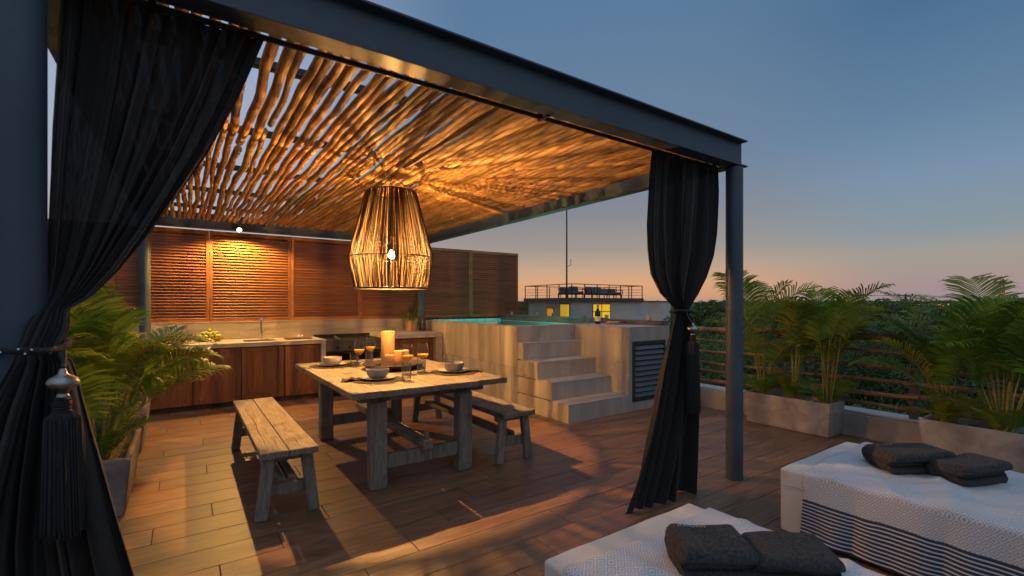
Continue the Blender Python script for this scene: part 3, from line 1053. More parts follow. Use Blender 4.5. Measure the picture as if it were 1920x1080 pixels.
for q in range(26):
    MB().tube([(1.87 + q * .0325, 7.725, .872), (1.87 + q * .0325, 8.42, .872)], .005, 6).build('grate_bar', M['soot'], gb)
tg = tag(MB().tube([(2.0, 7.80, .886), (2.02, 7.95, .93), (2.03, 8.12, .90)], .007, 6).tube([(2.05, 7.80, .886), (2.05, 7.96, .91), (2.035, 8.12, .90)], .007, 6).build('tongs', M['steel_shiny']), 'metal kitchen tongs left lying on the barbecue grate', 'tongs')

# cupboard at the pool end
cu = thing('corner_cupboard', 'concrete cupboard with one dark wooden door next to the plunge pool', 'cupboard', (3.27, 8.05, 0))
MB().box(2.745, 3.795, 7.65, 8.49, .862, .942, .004).build('top', M['concrete'], cu)
MB().box(2.745, 2.87, 7.652, 8.488, 0, .8615, .004).build('side_panel', M['concrete'], cu)
MB().box(3.67, 3.795, 7.652, 8.488, 0, .8615, .004).build('side_panel', M['concrete'], cu)
MB().box(2.871, 3.669, 7.78, 8.48, .03, .86, .002).build('carcass', M['soot'], cu)
dd = MB().box(2.885, 2.955, 7.735, 7.775, .05, .85, .003).box(3.585, 3.655, 7.735, 7.775, .05, .85, .003).box(2.955, 3.585, 7.735, 7.775, .78, .85, .003).box(2.955, 3.585, 7.735, 7.775, .05, .12, .003).build('door', M['cabinet'], cu)
MB().box(2.9555, 3.5845, 7.748, 7.772, .1205, .7795, .002).build('door_panel', M['cabinet'], dd)

# potted spiky plant and vase on the cupboard
pp = thing('potted_plant', 'spiky green plant in terracotta pot on the corner cupboard', 'plant', (3.46, 8.24, .942))
MB().lathe([(.085, 0), (.10, .06), (.112, .17), (.118, .20), (.104, .20), (.10, .175), (0, .172)], (3.46, 8.24, .942), 28).build('pot', M['clay'], pp, smooth=40)
MB().tube([(3.46, 8.24, 1.11), (3.465, 8.235, 1.2), (3.46, 8.24, 1.28)], .016, 8).build('stem', M['bark'], pp, smooth=60)
for k in range(40):
    a = k * 2.4
    el = R(86 - k * 2.5)
    ln = rnd.uniform(.22, .34)
    m = MB()
    pts = []
    for i in range(6):
        t = i / 5
        e2 = el - R(70) * t * t * (.3 + .7 * cos(el))
        pts.append(Vector((cos(a) * cos(e2) * ln * t, sin(a) * cos(e2) * ln * t, sin(e2) * ln * t)))
    w = [.007, .012, .012, .010, .006, .0006]
    sd = Vector((-sin(a), cos(a), 0))
    c0 = Vector((3.46, 8.24, 1.21 + .002 * (40 - k)))
    vs = []
    for p, ww in zip(pts, w):
        vs += [c0 + p + sd * ww, c0 + p - sd * ww]
    m.add(vs, [(2 * i, 2 * i + 1, 2 * i + 3, 2 * i + 2) for i in range(5)])
    m.build('leaf', M['dracaena'], pp, smooth=180)
tag(MB().lathe([(.045, 0), (.06, .03), (.066, .12), (.05, .22), (.038, .26), (.046, .29), (.036, .285), (.028, .25), (0, .24)], (3.66, 8.20, .942), 24).build('vase', M['dark_clay'], smooth=60), 'dark clay vase standing between the terracotta pot and the pool', 'vase')

# ================================================================== plunge pool
pool = thing('plunge_pool', 'raised plunge pool clad in streaked beige stone tiles with steps', 'pool', (4.8, 6.4, 0))
SX0, SX1, SY0, SY1 = 3.81, 4.885, 4.29, 5.35
PT = 1.14
m = MB()
m.box(3.82, 3.93, 5.36, 8.49, 0, PT - .012, .001)             # side wall
m.box(3.93, 4.885, 5.36, 5.50, 0, PT - .012, .001)            # wall behind the steps
m.box(4.895, 5.75, 4.30, 5.50, 0, PT - .012, .001)            # pump room
m.box(5.53, 5.75, 5.50, 8.49, 0, PT - .03, .001)
m.box(3.93, 5.53, 8.36, 8.49, 0, PT - .012, .001)
m.build('shell', M['grout_grey'], pool)
m = MB()
m.box(3.93, 5.53, 5.50, 8.36, .10, .11, .001)
m.box(3.931, 3.936, 5.501, 8.359, .11, PT - .013, .001).box(5.524, 5.529, 5.501, 8.359, .11, PT - .03, .001)
m.box(3.937, 5.523, 5.501, 5.506, .11, PT - .013, .001).box(3.937, 5.523, 8.354, 8.359, .11, PT + .01, .001)
MB().box(5.525, 5.75, 5.513, 8.49, PT - .0295, PT + .07, .002).box(5.56, 5.75, 4.30, 5.512, PT + .0005, PT + .07, .002).build('kerb', M['kerb'], pool)
m.build('lining', M['pool_blue'], pool)


def water_mat():
    m, t, b = nodes_of('pool water')
    t.nodes.remove(b)
    N, L = t.nodes.new, t.links.new
    nz = N('ShaderNodeTexNoise')
    nz.inputs['Scale'].default_value = 5
    bp = N('ShaderNodeBump')
    bp.inputs['Strength'].default_value = .10
    bp.inputs['Distance'].default_value = .02
    L(nz.outputs[0], bp.inputs['Height'])
    tr = N('ShaderNodeBsdfTransparent')
    tr.inputs[0].default_value = (.62, .95, .90, 1)
    gl = N('ShaderNodeBsdfGlossy')
    gl.inputs['Roughness'].default_value = .03
    L(bp.outputs[0], gl.inputs['Normal'])
    fr = N('ShaderNodeFresnel')
    fr.inputs['IOR'].default_value = 1.33
    L(bp.outputs[0], fr.inputs['Normal'])
    mx = N('ShaderNodeMixShader')
    L(fr.outputs[0], mx.inputs[0])
    L(tr.outputs[0], mx.inputs[1])
    L(gl.outputs[0], mx.inputs[2])
    L(mx.outputs[0], t.nodes['Material Output'].inputs[0])
    return m


w_ = MB()
w_.add([(3.937, 5.507, 1.105), (5.523, 5.507, 1.105), (5.523, 8.353, 1.105), (3.937, 8.353, 1.105)], [(0, 1, 2, 3)])
w_.build('water', water_mat(), pool)
# coping
for (a, b, c, d) in ((3.806, 3.94, 5.515, 8.49), (3.806, 4.886, 5.345, 5.512), (4.889, 5.752, 4.286, 5.512)):
    nq = max(1, round((b - a) / .62)) if (b - a) > (d - c) else 1
    nr = max(1, round((d - c) / .62)) if nq == 1 or (b - a) < 1 else 1
    for q in range(nq):
        for r in range(nr):
            MB().box(a + (b - a) * q / nq + .001, a + (b - a) * (q + 1) / nq - .001, c + (d - c) * r / nr + .001, c + (d - c) * (r + 1) / nr - .001, PT - .0115, PT, .002).build('coping_tile', M['pool_tile'], pool)
MB().box(5.51, 5.76, 5.515, 8.49, PT + .0705, PT + .082, .002).build('kerb_coping', M['kerb'], pool)
# cladding: side wall
yy = 8.49
row = 0
for z0, z1 in ((0, .562), (.565, PT - .0125)):
    yy = 8.49 + (.3 if row else 0)
    while yy > 5.36:
        a, b = max(yy - .60, 5.352), min(yy, 8.49)
        if b - a > .02:
            MB().box(3.81, 3.8195, a + .002, b - .002, z0 + .0015, z1 - .0005, .001).build('tile', M['pool_tile'], pool)
        yy -= .60
    row += 1
# steps: five rises, the top one is the pool wall itself
RISE = PT / 5
SY = [4.29, 4.60, 4.905, 5.21]
for k, y0 in enumerate(SY):
    s = thing_part = MB().box(SX0, SX1 - .002, y0, 5.349, RISE * k + (.0005 if k else 0), RISE * (k + 1) - .012, .002).build('step', M['pool_tile'], pool)
    MB().box(SX0 - .002, SX1 - .002, y0 - .003, 5.349 if k == 3 else SY[k + 1] + .02, RISE * (k + 1) - .0117, RISE * (k + 1), .002).build('tread', M['pool_tile'], s)
MB().box(SX0, SX1 - .002, 5.3492, 5.3595, RISE * 4, PT - .0125, .001).build('tile', M['pool_tile'], pool)
# pump room cladding
for a, b in ((4.30, 4.83), (4.832, 5.349)):
    for z0, z1 in ((RISE, .66), (.662, PT - .0125)):
        MB().box(4.885, 4.8945, a, b, z0 + .001, z1, .001).build('tile', M['pool_tile'], pool)
for (a, b, z0, z1) in ((4.8855, 4.955, 0, PT - .0125), (4.957, 5.75, .94, PT - .0125), (4.957, 5.75, 0, .125), (5.648, 5.75, .127, .938)):
    MB().box(a, b, 4.29, 4.2995, z0 + .001, z1, .001).build('tile', M['pool_tile'], pool)
h = MB()
h.box(4.958, 4.998, 4.275, 4.30, .128, .937, .003).box(5.606, 5.646, 4.275, 4.30, .128, .937, .003).box(4.998, 5.606, 4.275, 4.30, .892, .937, .003).box(4.998, 5.606, 4.275, 4.30, .128, .173, .003)
h = h.build('vent_door', M['hatch'], pool)
MB().box(4.998, 5.606, 4.297, 4.3, .173, .892, .0005).build('backing', M['soot'], h)
sm = MB().box(-.30, .30, -.03, .03, -.003, .003, .001).mesh('slat', M['hatch_slat'])
for i in range(10):
    o = bpy.data.objects.new('slat', sm)
    COL.objects.link(o)
    o.parent = h
    o.location = (5.302 - pool.location.x, 4.283 - pool.location.y, .212 + i * .0715)
    o.rotation_euler = (R(58), 0, 0)
MB().tube([(4.978, 4.275, .53), (4.978, 4.26, .53)], .009, 10).build('knob', M['chrome'], h)
# light in the pool wall
pf = thing('pool_light', 'round underwater light glowing in the pool wall', 'pool light', (5.52, 6.6, .6))
MB().tube([(5.523, 6.6, .6), (5.50, 6.6, .6)], .09, 20).build('lens', emit('pool lamp lens', (.55, 1.0, .90), 14), pf)
for pyy in (6.6,):
    ld = bpy.data.lights.new('pool_lamp', 'POINT')
    ld.energy = 24
    ld.color = (.45, 1.0, .86)
    ld.shadow_soft_size = .06
    lo = bpy.data.objects.new('pool_lamp', ld)
    COL.objects.link(lo)
    lo.parent = pf
    lo.location = (-.12, 0, 0)

# glass fence panels on the outer edge
gf = thing('glass_balustrade', 'frameless glass balustrade along the outer edge of the pool', 'balustrade', (5.7, 6.4, PT))
for a, b in ((4.36, 5.72), (5.73, 7.09), (7.10, 8.46)):
    z0 = PT + (.071 if a < 5 else .083)
    MB().box(5.69, 5.70, a, b, z0, 1.50, .001).build('pane', M['pane'], gf)
    for yq in (a + .25, b - .25):
        MB().box(5.675, 5.715, yq - .025, yq + .025, z0, z0 + .06, .003).build('clamp', M['steel_shiny'], gf)

# wine bottle, glasses and a serving board on the pool edge
bt = thing('wine_bottle', 'dark sparkling wine bottle standing on the pool edge', 'bottle', (5.22, 5.20, PT))
MB().lathe([(.040, 0), (.044, .006), (.044, .16), (.040, .185), (.024, .215), (.016, .24), (.0155, .255)], (5.22, 5.20, PT + .0005), 24).build('body', M['bottle'], bt, smooth=50)
MB().lathe([(.0165, .235), (.0165, .285), (.019, .29), (.019, .305), (.012, .315), (0, .315)], (5.22, 5.20, PT + .0005), 20).build('foil', M['foil'], bt, smooth=40)
MB().lathe([(.0446, .05), (.0446, .12)], (5.22, 5.20, PT + .0005), 24, close=True).build('label', M['label_paper'], bt, smooth=60)


def flute(name, x, y, z, label, group):
    t = thing(name, label, 'glass', (x, y, z), group)
    MB().lathe([(.032, 0), (.032, .002), (.005, .006), (.0035, .02), (.0035, .08), (.010, .095), (.022, .12), (.026, .16), (.023, .21)], (x, y, z + .0005), 20, close=True).build('body', M['glass'], t, smooth=60)
    return t


flute('champagne_flute', 5.31, 5.26, PT, 'clear champagne flute just beside the dark wine bottle', 'flutes on the pool edge')
flute('champagne_flute', 5.13, 5.30, PT, 'clear champagne flute behind the dark wine bottle by the water', 'flutes on the pool edge')
sb = thing('serving_board', 'long wooden serving board with cured meat and red fruit beside the wine bottle', 'serving board', (5.42, 5.02, PT))
m = MB().lathe([(.0, 0), (.15, .001), (.15, .014), (.148, .016), (0, .016)], (0, 0, 0), 28)
m.v = [(5.42 + x * 1.5, 5.0 + y, PT + .001 + z) for x, y, z in m.v]
m.build('board', M['basket'], sb, smooth=30)
for q in range(9):
    a = q * 2.4
    MB().lathe([(.002, 0), (.026, .004), (.034, .014), (.024, .026), (.002, .03)], (5.34 + .07 * cos(a), 5.0 + .06 * sin(a), PT + .0175), 10).build('bread', M['bread'], sb, smooth=70)
for q in range(12):
    a = q * 2.4
    MB().lathe([(.001, 0), (.012, .004), (.016, .014), (.011, .024), (.001, .028)], (5.53 + .015 * math.sqrt(q) * cos(a), 5.0 + .015 * math.sqrt(q) * sin(a), PT + .0175), 10).build('berry', M['red_food'], sb, smooth=70)


# ================================================================== dining table
TZ = .80
tab = thing('dining_table', 'weathered timber trestle dining table laid under the pendant lamp', 'table', (1.665, 4.49, 0))
BXS = [(.99, 1.213), (1.2145, 1.44), (1.4415, 1.657), (1.664, 1.86), (1.8615, 2.045), (2.049, 2.342)]
for i, (a, b) in enumerate(BXS):
    y0 = 3.435 + rnd.uniform(-.006, .006) + (.012 if i == 5 else 0)
    y1 = 5.545 + rnd.uniform(-.01, .01)
    n = 14
    m = MB()
    # board with slightly worn, wavering ends and edges
    prof = []
    for e in (0, 1):
        for j in range(5):
            t = j / 4
            prof.append((a + (b - a) * (t if e == 0 else 1 - t), (y0 if e == 0 else y1) + rnd.uniform(-.003, .003)))
    k = len(prof)
    cx, cy = (a + b) / 2, (y0 + y1) / 2
    ins = [(x + (.003 if x < cx else -.003), y + (.003 if y < cy else -.003)) for x, y in prof]
    zt = TZ + rnd.uniform(-.0012, .0012)
    vs = [(x, y, TZ - .045) for x, y in prof] + [(x, y, zt - .003) for x, y in prof] + [(x, y, zt) for x, y in ins]
    fs = [tuple(range(k))[::-1], tuple(range(2 * k, 3 * k))]
    for j in range(k):
        q = (j + 1) % k
        fs += [(j, q, q + k, j + k), (j + k, q + k, q + 2 * k, j + 2 * k)]
    m.add(vs, fs)
    m.build('board', M['old_wood'], tab)
for sx, sy in ((1.25, 3.665), (2.02, 3.665), (1.25, 5.30), (2.02, 5.30)):
    MB().box(sx - .065, sx + .065, sy - .06, sy + .06, 0, .685, .010).build('leg', M['old_leg'], tab)
for sy in (3.665, 5.30):
    MB().box(1.10, 2.20, sy - .05, sy + .05, .6855, .7545, .006).build('bearer', M['old_wood'], tab)
    MB().box(1.3155, 1.9545, sy - .032, sy + .032, .14, .255, .008).build('cross_rail', M['old_leg'], tab)
MB().box(1.60, 1.68, 3.55, 5.42, .256, .34, .008).build('stretcher', M['old_wood'], tab)
for sy in (3.59, 5.385):
    MB().beam((1.64, sy, .24), (1.64, sy, .40), .03, .035, .004).build('wedge', M['old_leg'], tab)
for bx in (1.50, 1.86):
    for sy, ey in ((3.72, 4.0), (5.245, 4.96)):
        pass


def bench(label, x, y):
    b = thing('bench', label, 'bench', (x, y, 0), 'benches at the dining table')
    L2 = 1.04
    for (a, c, jag) in ((-.18, -.008, 1), (-.004, .18, 0)):
        MB().box(x + a, x + c, y - L2 + rnd.uniform(-.008, .008), y + L2 + rnd.uniform(-.008, .008), .425, .47, .005).build('board', M['old_wood'], b)
    # long drying cracks, dark slivers let into the boards
    for (cx, ys, ye, w, am) in ((-.115, -.95, .55, .0028, .02), (.07, -1.0, -.72, .002, .012), (-.06, -.98, -.6, .002, .01)):
        pts = []
        for i in range(15):
            t = i / 14
            yy = y + ys + (ye - ys) * t
            pts.append((x + cx + am * noise.noise((yy * 2.3, cx * 50, 0)) * 1.6 + am * .5 * noise.noise((yy * 9, cx * 50, 3)), yy))
        vs, fs = [], []
        for i, (px, py) in enumerate(pts):
            ww = w * (.3 + sin(pi * (i + .5) / 15)) * (.6 + .8 * abs(noise.noise((py * 7, 5, 1))))
            vs += [(px - ww, py, .4706), (px + ww, py, .4706)]
        fs = [(2 * i, 2 * i + 1, 2 * i + 3, 2 * i + 2) for i in range(14)]
        m = MB()
        m.add(vs, fs)
        m.build('crack', M['crack'], b)
    for ey in (-.90, .90):
        MB().box(x - .165, x + .165, y + ey - .03, y + ey + .03, .372, .4245, .004).build('bearer', M['old_leg'], b)
        for s in (-1, 1):
            MB().beam((x + s * .165, y + ey + (.02 if ey > 0 else -.02) + (.03 if ey > 0 else -.03), .004), (x + s * .118, y + ey + (.045 if ey > 0 else -.045), .424), .075, .055, .006, up=(0, 1, 0)).build('leg', M['old_leg'], b)
        MB().box(x - .135, x + .135, y + ey - .022, y + ey + .016, .135, .215, .005).build('cross_rail', M['old_leg'], b)
    for s in (-1, 1):
        MB().box(x + s * .035 - .026, x + s * .035 + .026, y - .88, y + .88, .2155, .255, .004).build('stretcher', M['old_wood'], b)
    return b


bench('weathered wooden bench with long cracks in its seat, near the potted palm', .585, 4.49)
bench('weathered wooden bench at the table side facing the pool steps', 2.50, 4.52)


# ------------------------------------------------------------------ tableware
def ragged_disc(m, c, r, z, h, n=44, seed=1, am=.02):
    rr = random.Random(seed)
    vs = [(c[0], c[1], z + h)]
    for ring, (q, zz) in enumerate(((.55, h), (.96, h * .9), (1.0, h * .35))):
        for k in range(n):
            a = 2 * pi * k / n
            rad = r * q + (rr.uniform(-am, am) if ring == 2 else 0)
            vs.append((c[0] + rad * cos(a), c[1] + rad * sin(a), z + zz * rr.uniform(.8, 1.1)))
    fs = [(0, 1 + k, 1 + (k + 1) % n) for k in range(n)]
    for ring in range(2):
        o = 1 + ring * n
        for k in range(n):
            fs.append((o + k, o + n + k, o + n + (k + 1) % n, o + (k + 1) % n))
    m.add(vs, fs)


def setting(x, y, where, ang, seed, ndir):
    t = MB()
    ragged_disc(t, (x, y), .222, TZ + .002, .007, seed=seed, am=.010)
    pm = thing('placemat', 'round charcoal fibre placemat %s' % where, 'placemat', (x, y, TZ + .002), 'placemats')
    t.build('mat', M['mat_cloth'], pm, smooth=60)
    # crumpled napkin tail
    ca, sa = cos(ndir), sin(ndir)

    def fn(s, q):
        r = .12 + .17 * q
        w = (s - .5) * (.07 + .07 * q)
        z = TZ + .013 + .012 * abs(sin(9 * s + 3 * q)) * (1 - .3 * q) + .006 * sin(14 * q)
        if r > .215:
            z -= .004
        return x + ca * r - sa * w, y + sa * r + ca * w, z
    MB().grid(fn, 12, 10).build('napkin_tail', M['mat_cloth'], pm, smooth=60)
    pl = tag(MB().lathe([(.05, 0), (.095, .002), (.14, .012), (.148, .017), (.144, .0175), (.095, .0065), (0, .005)], (x, y, TZ + .0115), 36).build('plate', M['ceramic'], smooth=50),
             'grey stoneware plate %s' % where, 'plate', 'plates')
    bw = tag(MB().lathe([(.054, 0), (.06, .003), (.084, .020), (.094, .046), (.096, .078), (.091, .079), (.086, .048), (.07, .020), (0, .012)], (x, y, TZ + .018), 36).build('bowl', M['ceramic'], smooth=50),
             'grey stoneware bowl %s' % where, 'bowl', 'bowls')
    cx, cy = x + .255 * cos(ang), y + .255 * sin(ang)
    d = Vector((-sin(ang), cos(ang), 0))
    f = thing('fork', 'dark steel fork lying beside the placemat %s' % where, 'fork', (cx, cy, TZ + .002), 'forks')
    p = Vector((cx, cy, TZ + .005))
    MB().tube([p - d * .09, p + d * .03, p + d * .05], [.005, .003, .006], 6).build('handle', M['cutlery'], f, smooth=60)
    e = Vector((cos(ang), sin(ang), 0))
    for q in (-1.5, -.5, .5, 1.5):
        MB().tube([p + d * .048 + e * q * .004, p + d * .095 + e * q * .0045], .0016, 5).build('tine', M['cutlery'], f)


setting(1.27, 5.12, 'at the far corner nearest the sink', pi + .15, 2, .05)
setting(1.36, 3.97, 'at the near end beside the short water glass', pi * 1.5 - .2, 5, pi * .9)
setting(2.10, 3.99, 'at the table side facing the pool', -.5, 7, -.35)

# wine glasses with orange juice
G_ = 1.28
gl_prof = [(r * G_, z * G_) for r, z in [(.036, 0), (.036, .002), (.006, .006), (.0042, .02), (.0042, .085), (.012, .094), (.034, .112), (.043, .140), (.042, .175), (.034, .215)]]
ju_prof = [(r * G_, z * G_) for r, z in [(.002, .0965), (.011, .098), (.0325, .1145), (.0405, .134), (.0405, .1345), (0, .1345)]]


def wine(x, y, label):
    t = thing('wine_glass', label, 'glass', (x, y, TZ), 'wine glasses of juice')
    MB().lathe(gl_prof, (x, y, TZ + .002), 28, close=True).build('body', M['glass'], t, smooth=60)
    MB().lathe(ju_prof, (x, y, TZ + .002), 28).build('juice', M['juice'], t, smooth=60)


wine(1.50, 4.95, 'stemmed glass of orange juice beside the setting nearest the sink')
wine(1.70, 5.20, 'stemmed glass of orange juice at the far end behind the candle tray')
wine(1.70, 4.14, 'stemmed glass of orange juice between the near bowl and the tray')
wine(1.86, 4.16, 'stemmed glass of orange juice next to the setting facing the pool')


def tumbler(x, y, label):
    t = thing('tumbler', label, 'glass', (x, y, TZ), 'water tumblers')
    MB().lathe([(.037, 0), (.039, .004), (.042, .15), (.040, .15), (.036, .014), (0, .013)], (x, y, TZ + .002), 24).build('body', M['glass'], t, smooth=50)
    MB().lathe([(.0355, .015), (.038, .095), (0, .0955)], (x, y, TZ + .002), 24).build('water', M['water_glass'], t, smooth=50)


tumbler(1.43, 4.90, 'short glass of water beside the setting nearest the sink')
tumbler(1.62, 5.00, 'short glass of water at the far end behind the candle tray')
tumbler(1.55, 3.80, 'short glass of water on the near edge beside the bowl')
tumbler(1.80, 4.06, 'short glass of water next to the setting facing the pool')

tcx, tcy = 1.74, 4.60
tag(MB().lathe([(.20, 0), (.24, .004), (.285, .028), (.305, .055), (.296, .058), (.27, .032), (.235, .016), (0, .013)], (tcx, tcy, TZ + .002), 48).build('candle_tray', M['tray'], smooth=50), 'wide round black tray holding candles in the middle of the table', 'tray')


def candle(x, y, r, h, label):
    t = thing('candle', label, 'candle', (x, y, TZ + .016), 'pillar candles')
    z = TZ + .0165
    rr = random.Random(int(h * 1000))
    n = 32
    prof = [(r * .97, 0), (r, .006), (r, h * .5), (r * 1.002, h - .008), (r * .97, h), (r * .88, h - .004), (r * .8, h - .014), (0, h - .016)]
    MB().lathe(prof, (x, y, z), n).build('wax', M['wax'], t, smooth=50)
    MB().tube([(x, y, z + h - .016), (x + .002, y, z + h + .006), (x + .010, y - .002, z + h + .018)], .0022, 6).build('wick', M['wick'], t)


candle(1.70, 4.66, .068, .355, 'tall thick apricot pillar candle on the black tray')
candle(1.775, 4.53, .058, .165, 'medium wide apricot pillar candle in front of the tall one')
candle(1.655, 4.49, .045, .135, 'shortest apricot pillar candle at the tray front')
candle(1.87, 4.64, .048, .155, 'medium apricot pillar candle half hidden behind another candle')


# ================================================================== daybeds
def daybed(x0, x1, yf, yn, label_b, label_t, seed):
    rr = random.Random(seed)
    t = thing('daybed', label_b, 'daybed', ((x0 + x1) / 2, (yf + yn) / 2, 0), 'white daybeds')
    H_ = .41

    def rbox(z0, z1, rad, puff):
        m = MB()
        nx, ny, nz = 14, 26, 6
        cx, cy, cz = (x0 + x1) / 2, (yf + yn) / 2, (z0 + z1) / 2
        hx, hy, hz = (x1 - x0) / 2, (yf - yn) / 2, (z1 - z0) / 2

        def fix(p):
            q = Vector(p)
            inner = Vector((max(-hx + rad, min(hx - rad, q.x)), max(-hy + rad, min(hy - rad, q.y)), max(-hz + rad, min(hz - rad, q.z))))
            d = q - inner
            if d.length > 1e-6:
                q = inner + d.normalized() * rad
            q += Vector((cx, cy, cz))
            w = noise.noise(q * 2.6 + Vector((seed, 0, 0))) * puff + noise.noise(q * 7 + Vector((seed, 0, 0))) * puff * .4
            n = d.normalized() if d.length > 1e-6 else Vector((0, 0, 1))
            return q + n * w
        def axis(h, n):
            e = [0, rad * .3, rad * .65, rad]
            mid = [rad + (2 * h - 2 * rad) * i / n for i in range(1, n)]
            t = e + mid + [2 * h - q for q in reversed(e)]
            return [q - h for q in t]
        hs = [hx, hy, hz]
        axs = [axis(hx, 16), axis(hy, 30), axis(hz, 7)]
        for ax in range(3):
            b, c = [(1, 2), (2, 0), (0, 1)][ax]
            for sg in (-1, 1):
                nb, nc = len(axs[b]) - 1, len(axs[c]) - 1

                def fn(s, q, ax=ax, b=b, c=c, sg=sg, nb=nb, nc=nc):
                    p = [0, 0, 0]
                    p[ax] = sg * hs[ax]
                    p[b] = axs[b][round(s * nb)]
                    p[c] = axs[c][round(q * nc)]
                    return fix(p)
                m.grid(fn, nb, nc)
        bm = bmesh.new()
        me = m.mesh('tmp', M['sheet'])
        bm.from_mesh(me)
        bmesh.ops.remove_doubles(bm, verts=bm.verts, dist=.0005)
        bmesh.ops.recalc_face_normals(bm, faces=bm.faces)
        m2 = MB()
        bm.verts.ensure_lookup_table()
        m2.v = [tuple(v.co) for v in bm.verts]
        m2.f = [tuple(v.index for v in f.verts) for f in bm.faces]
        bm.free()
        bpy.data.meshes.remove(me)
        return m2
    rbox(.012, H_, .018, .005).build('mattress', M['sheet'], t, smooth=180)
    sx = x0 - .003
    MB().tube([(sx, yf - .03, .315), (sx, yf - .5, .314), (sx, yn + .05, .315)], .0035, 6).build('seam', M['sheet'], t, smooth=60)
    # throw: hangs down both long sides, lies over the mattress
    yt0, yt1 = yf - .135, yn + .05
    drop = .385
    W = x1 - x0
    s_tot = drop * 2 + W
    off = .008

    def prof(s):
        """arc length s -> (x, z, hang factor)"""
        rad = .022
        a1 = drop - rad
        arc = pi / 2 * rad
        if s < a1:
            return x0 - off, H_ + off - drop + s, 1 - s / a1
        s -= a1
        if s < arc:
            an = s / rad
            return x0 - off + rad - rad * cos(an), H_ + off - rad + rad * sin(an), 0
        s -= arc
        wtop = W + 2 * off - 2 * rad
        if s < wtop:
            return x0 - off + rad + s, H_ + off, 0
        s -= wtop
        if s < arc:
            an = s / rad
            return x1 + off - rad + rad * sin(an), H_ + off - rad + rad * cos(an), 0
        s -= arc
        return x1 + off, H_ + off - rad - s, min(1, s / a1)
    STOT = 2 * (drop - .022) + pi * .022 + W + 2 * off - .044

    def fn(u, v):
        s = v * STOT
        x, z, hang = prof(s)
        yy = yt0 + (yt1 - yt0) * u
        ripple = .022 * hang * (sin(yy * 9 + seed) + .6 * sin(yy * 23 + 2 * seed))
        edge = .012 * sin(s * 5.1 + seed) * (1 - u) * 1.0
        sgn = -1 if x < (x0 + x1) / 2 else 1
        if hang > 0:
            x += sgn * (abs(ripple) + .012 * hang)
        else:
            wr = noise.noise((x * 1.6 + yy * 2.2 + seed, yy * 3.1 - x * 3.5, seed)) * .014
            fold = max(0, noise.noise((x * 1.1 - yy * 4.2 + seed * 3, seed * 2, 1))) ** 2 * .075
            ri = 0
            for (ax_, ay_, sd_, am_) in ((3.4, 1.9, 1, .016), (1.7, -3.2, 5, .013), (4.6, .5, 9, .010)):
                nn = noise.noise((x * ax_ + seed * 1.7, yy * ay_ + x * 1.3, sd_ + seed))
                ri += am_ * max(0, 1 - abs(nn) * 7) * max(0, min(1, .5 + 2.2 * noise.noise((x * 1.8, yy * 1.8, sd_ * 3 + seed))))
            z += max(.0, wr) + fold + ri + .002
        return x, yy + edge, max(z, .012)
    MBt = MB().grid(fn, 170, 150, lambda u, v: ((yt0 - (yt0 + (yt1 - yt0) * u)), v * STOT))
    th = MBt.build('throw_blanket', M['throw'], smooth=180)
    sol = th.modifiers.new('thickness', 'SOLIDIFY')
    sol.thickness = .004
    sol.offset = 1
    tag(th, label_t, 'blanket', 'woven throws on the daybeds')
    return t


daybed(3.115, 4.13, 1.495, -.42, 'white daybed farther away, close to the concrete planters', 'blue and white woven throw with navy striped hem on the daybed by the planters', 3)
daybed(1.20, 2.175, 1.505, -.42, 'white daybed nearest the dining table with two dark towels', 'blue and white woven throw on the daybed nearest the dining table', 7)


